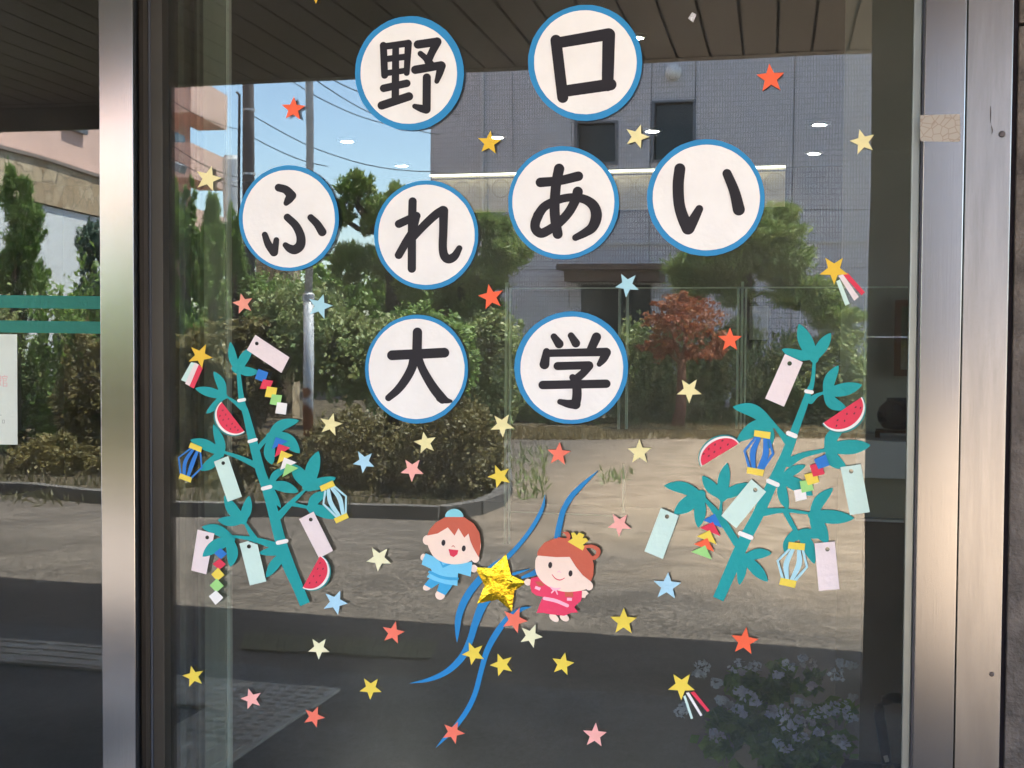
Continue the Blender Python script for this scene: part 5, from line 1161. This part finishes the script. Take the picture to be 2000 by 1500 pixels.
lantern('bright blue paper lantern on the left branch of the right bamboo', C, [(528, 868), (652, 885), (646, 938), (522, 915)], [(472, 1152), (603, 1175), (590, 1225), (467, 1200)],
    [[(535, 925, 18), (450, 1030, 18), (490, 1165, 20)], [(560, 930, 30), (515, 1040, 46), (522, 1170, 30)], [(610, 935, 30), (612, 1060, 48), (555, 1180, 30)], [(638, 940, 20), (670, 1050, 20), (585, 1175, 22)]], BLU2)
lantern('pale blue paper lantern low on the right of the right bamboo', E2, [(1253, 868), (1386, 882), (1379, 937), (1244, 922)], [(1188, 1160), (1316, 1185), (1303, 1243), (1174, 1215)],
    [[(1255, 930, 18), (1162, 1022, 18), (1205, 1175, 22)], [(1285, 930, 30), (1232, 1050, 44), (1240, 1180, 28)], [(1335, 935, 30), (1335, 1050, 46), (1272, 1185, 28)], [(1368, 938, 20), (1400, 1072, 20), (1298, 1190, 24)]], LBP)
def chain(lab, pieces, zc, rev=False, grp=None, lay0=5.0):
    t = pth('paper_chain', lab, 'paper chain', *np.mean([zc.p(*q) for pc, _ in pieces for q in pc], axis=0))
    for i, (pc, m_) in enumerate(pieces):
        k = len(pieces) - i if rev else i; cut('paper_square' if len(pc) == 4 else 'paper_triangle', zc.pts(pc), LAY * (lay0 + k * .7), m_, t)
chain('chain of five coloured squares stepping down from the top of the left bamboo', [([(915, 447), (1022, 487), (985, 595), (878, 553)], BLU2), ([(968, 560), (1075, 577), (1040, 665), (930, 662)], RED), ([(1010, 637), (1120, 652), (1100, 765), (985, 748)], YEL), ([(1063, 722), (1172, 733), (1150, 850), (1037, 828)], GRN), ([(1120, 808), (1228, 822), (1212, 943), (1098, 928)], WHITE)], A)
chain('chain of five coloured triangles on the right of the left bamboo', [([(828, 15), (925, 50), (795, 115)], BLU2), ([(850, 70), (947, 103), (820, 178)], RED), ([(872, 125), (967, 162), (838, 233)], YEL), ([(895, 180), (999, 222), (863, 284)], WHITE), ([(915, 230), (1012, 267), (880, 341)], GRN)], B)
chain('vertical chain of five coloured diamonds at the lower left of the left bamboo', [([(378, 918), (432, 965), (380, 1008), (326, 960)], BLU2), ([(370, 1003), (422, 1050), (368, 1096), (315, 1048)], RED), ([(358, 1078), (411, 1138), (352, 1186), (303, 1133)], YEL), ([(348, 1166), (405, 1226), (345, 1280), (290, 1222)], GRN), ([(342, 1262), (401, 1322), (338, 1381), (283, 1310)], WHITE)], B)
chain('chain of five coloured squares on the right of the right bamboo stem', [([(985, 1095), (1075, 1055), (1107, 1140), (1020, 1170)], BLU2), ([(953, 1140), (1042, 1118), (1068, 1207), (980, 1228)], RED), ([(910, 1212), (1003, 1188), (1027, 1268), (940, 1295)], YEL), ([(875, 1262), (965, 1250), (985, 1332), (893, 1352)], GRN), ([(831, 1332), (918, 1318), (933, 1400), (845, 1419)], WHITE)], C, rev=True)
K = Zm(1240, 980, 8.3333)
chain('chain of five coloured triangles at the lower left of the right bamboo', [([(1110, 300), (1300, 195), (1420, 425)], BLU2), ([(1060, 425), (1270, 330), (1395, 560)], RED), ([(1010, 565), (1218, 462), (1330, 695)], YEL), ([(960, 690), (1180, 590), (1290, 812)], ORG), ([(915, 815), (1145, 708), (1255, 940)], GRN)], K, lay0=2.2)

# ---- blue ribbons
E = Zm(780, 900, 4.4114); Fm = Zm(780, 1140, 4.4114)
def ribbon(lab, pts, zc, lay): o = cut('blue_ribbon', stroke([(*zc.p(x, y), w_ / zc.s) for x, y, w_ in pts], n=6), LAY * lay, RIB, None, tilt=(0, 0, .0008)); tag(o, lab, 'ribbon', 'wavy blue paper ribbons')
ribbon('blue ribbon rising behind the head of the girl to the upper right', [(1713, 85, 2), (1590, 195, 34), (1480, 310, 46), (1412, 430, 46), (1378, 560, 50), (1330, 760, 50), (1200, 940, 54), (1060, 1005, 22)], E, 1.0)
ribbon('blue ribbon passing behind the gold star, ending left above the coral star', [(1255, 290, 2), (1232, 410, 30), (1160, 550, 36), (1060, 690, 36), (940, 820, 42), (800, 920, 56), (660, 1060, 62), (565, 1200, 62), (512, 1340, 56), (500, 1460, 40), (497, 1566, 2)], E, 1.6)
ribbon('tiny blue ribbon tip to the right of the gold star', [(1132, 930, 2), (1060, 952, 18), (985, 975, 26)], E, 2.2)
ribbon('blue ribbon curling out to the lower left below the gold star', [(800, 90, 60), (720, 180, 74), (655, 340, 62), (612, 480, 56), (545, 625, 60), (420, 750, 50), (260, 825, 34), (90, 858, 2)], Fm, 1.2)
ribbon('longest blue ribbon running down to the lowest coral star', [(1132, 200, 3), (1050, 222, 34), (940, 292, 46), (835, 430, 54), (755, 580, 50), (705, 750, 44), (655, 940, 44), (590, 1080, 44), (500, 1210, 42), (400, 1320, 30), (315, 1412, 2)], Fm, 1.9)

# ---- the two paper children
L5 = lambda k: LAY * (5.0 + k * .55)
def fpart(name, pts, k, m_, t, n=0, smooth=True):
    q = [E.p(*p) for p in pts]
    if smooth:
        q2 = q[-2:] + q + q[:2]; c_ = crom(q2, 4); c_ = c_[8:-9] if len(c_) > 20 else c_; q = c_
    return cut(name, q, L5(k), m_, t)
def fell(name, cx, cyy, rx, ry, k, m_, t, rot=0): x, y = E.p(cx, cyy); return cut(name, ell(x, y, rx / E.s, ry / E.s, 18, rot=rot), L5(k), m_, t)
def fst(name, pts, k, m_, t): return cut(name, stroke([(*E.p(x, y), w_ / E.s) for x, y, w_ in pts]), L5(k), m_, t)
t = pth('paper_boy', 'paper cutout of a laughing boy with brown hair in a light blue robe', 'paper figure', *E.p(430, 850), 'two paper children holding the gold star')
fell('foot', 240, 1088, 38, 28, 0, SKIN, t, -25); fell('foot', 352, 1155, 42, 42, 0, SKIN, t)
fpart('trousers', [(262, 1010), (215, 1068), (275, 1100), (345, 1055), (325, 1122), (397, 1158), (458, 1075), (420, 1050)], 1, SKYD, t, smooth=False)
fell('hand', 207, 830, 24, 30, 0, SKIN, t, 20); fell('hand', 642, 928, 30, 34, 0, SKIN, t)
fpart('robe', [(228, 797), (203, 850), (193, 893), (272, 930), (280, 948), (236, 1000), (300, 1032), (400, 1062), (500, 1076), (506, 968), (614, 997), (629, 870), (560, 880), (460, 880), (350, 850), (300, 826)], 2, SKY, t, smooth=False)
fst('belt', [(262, 958, 24), (350, 998, 26), (430, 1014, 26), (500, 1016, 24)], 3, SKYD, t)
fpart('collar', [(335, 848), (375, 922), (450, 890), (400, 888), (376, 900), (352, 848)], 3, SKYD, t, smooth=False)
fell('ear', 238, 683, 36, 42, 3.2, SKIN, t); fell('ear', 655, 840, 34, 38, 3.2, SKIN, t)
fpart('face', [(242, 640), (238, 700), (262, 770), (300, 828), (370, 872), (470, 892), (570, 880), (640, 845), (690, 790), (696, 690), (600, 560), (420, 520), (300, 570)], 4, SKIN, t)
fpart('hair', [(240, 644), (262, 592), (310, 535), (390, 488), (473, 475), (560, 487), (640, 540), (690, 620), (701, 700), (695, 780), (684, 832), (640, 755), (612, 690), (596, 626), (560, 662), (510, 580), (476, 644), (418, 573), (330, 626)], 5, HAIR, t, smooth=False)
x, y = E.p(473, 484); cut('hair_bun', ell(x, y, 79 / E.s, 70 / E.s, 16, 180, 359.9), L5(5.6), paper('bun_cyan', (140, 214, 226)), t)
for ex, ey in ((380, 706), (555, 755)): fell('eye', ex, ey, 17, 26, 5, EYE, t, 6)
fst('nose', [(450, 742, 3), (464, 732, 7), (480, 746, 3)], 5, HAIR, t)
fpart('mouth', [(424, 760), (466, 766), (508, 770), (500, 805), (468, 830), (438, 815)], 5, RED, t, smooth=False)
t = pth('paper_girl', 'paper cutout of a smiling girl with looped brown hair, crown and pink robe', 'paper figure', *E.p(1420, 950), 'two paper children holding the gold star')
fell('foot', 1333, 1352, 48, 28, 0, SKIN, t, 38); fell('foot', 1422, 1350, 44, 30, 0, SKIN, t, 30)
fell('hand', 1108, 1045, 32, 30, 0, SKIN, t); fpart('hand', [(1575, 1120), (1610, 1118), (1632, 1142), (1608, 1162), (1600, 1182), (1572, 1178)], 0, SKIN, t, smooth=False)
fpart('robe', [(1135, 1012), (1195, 998), (1290, 1080), (1400, 1120), (1573, 1103), (1572, 1180), (1560, 1212), (1520, 1245), (1508, 1262), (1540, 1305), (1480, 1310), (1420, 1335), (1300, 1322), (1245, 1310), (1183, 1310), (1208, 1240), (1237, 1172), (1180, 1160), (1140, 1130), (1126, 1070)], 2, DRESS, t, smooth=False)
fpart('sleeve_patch', [(1170, 1040), (1220, 1040), (1250, 1075), (1200, 1080)], 2.6, HAIR, t, smooth=False); fpart('sleeve_patch', [(1425, 1130), (1495, 1130), (1500, 1172), (1430, 1172)], 2.6, HAIR, t, smooth=False)
fpart('cuff_patch', [(1175, 1078), (1220, 1095), (1208, 1118), (1165, 1100)], 3, PNK2, t, smooth=False); fpart('cuff_patch', [(1445, 1180), (1488, 1182), (1486, 1206), (1444, 1204)], 3, PNK2, t, smooth=False)
fst('sash', [(1250, 1185, 28), (1350, 1207, 30), (1448, 1248, 28)], 3, PNK2, t)
fell('ear', 1635, 1078, 34, 38, 3, SKIN, t)
fpart('face', [(1190, 820), (1170, 900), (1185, 980), (1240, 1050), (1320, 1100), (1420, 1128), (1520, 1125), (1610, 1105), (1650, 1050), (1620, 900), (1500, 790), (1300, 770)], 4, SKIN, t)
fpart('hair', [(1188, 800), (1200, 765), (1250, 705), (1330, 672), (1400, 663), (1500, 680), (1590, 730), (1655, 815), (1676, 900), (1670, 990), (1650, 1040), (1580, 985), (1520, 910), (1468, 828), (1350, 830), (1190, 816)], 5, HAIR, t, smooth=False)
fst('hair_loop', [(1350, 690, 34), (1352, 630, 30), (1378, 600, 32), (1425, 610, 30), (1458, 650, 34), (1440, 675, 20), (1370, 668, 18)], 4.6, HAIR, t)
fst('hair_loop', [(1600, 740, 26), (1660, 738, 30), (1712, 768, 36), (1705, 815, 34), (1660, 838, 36), (1618, 790, 22)], 4.6, HAIR, t)
fpart('crown', [(1450, 697), (1492, 668), (1480, 622), (1508, 616), (1530, 642), (1548, 616), (1595, 637), (1578, 668), (1608, 664), (1628, 690), (1582, 722), (1596, 738), (1580, 773)], 6, YEL, t, smooth=False)
for ex, ey in ((1300, 898), (1475, 970)): fell('eye', ex, ey, 17, 27, 5, EYE, t, 4)
fst('nose', [(1362, 962, 3), (1376, 950, 7), (1390, 965, 3)], 5, PNK2, t)
fst('smile', [(1316, 980, 5), (1345, 1014, 8), (1385, 1027, 8), (1424, 1010, 5)], 5, RED, t)
fst('bow', [(1300, 1086, 8), (1335, 1108, 24), (1385, 1098, 10)], 5, PNK2, t); fst('bow', [(1340, 1108, 12), (1312, 1136, 12)], 5.2, PNK2, t); fst('bow', [(1345, 1110, 12), (1362, 1148, 12)], 5.4, PNK2, t)

# small marks on the pane
o = cut('adhesive_residue', [(1344, 36), (1352, 24), (1360, 28), (1354, 44)], .0003, mat('residue', (.5, .5, .5), .6, var=.5, scale=300)); tag(o, 'small grey scuff of old adhesive at the top of the pane', 'scuff')
bpy.context.view_layer.update()
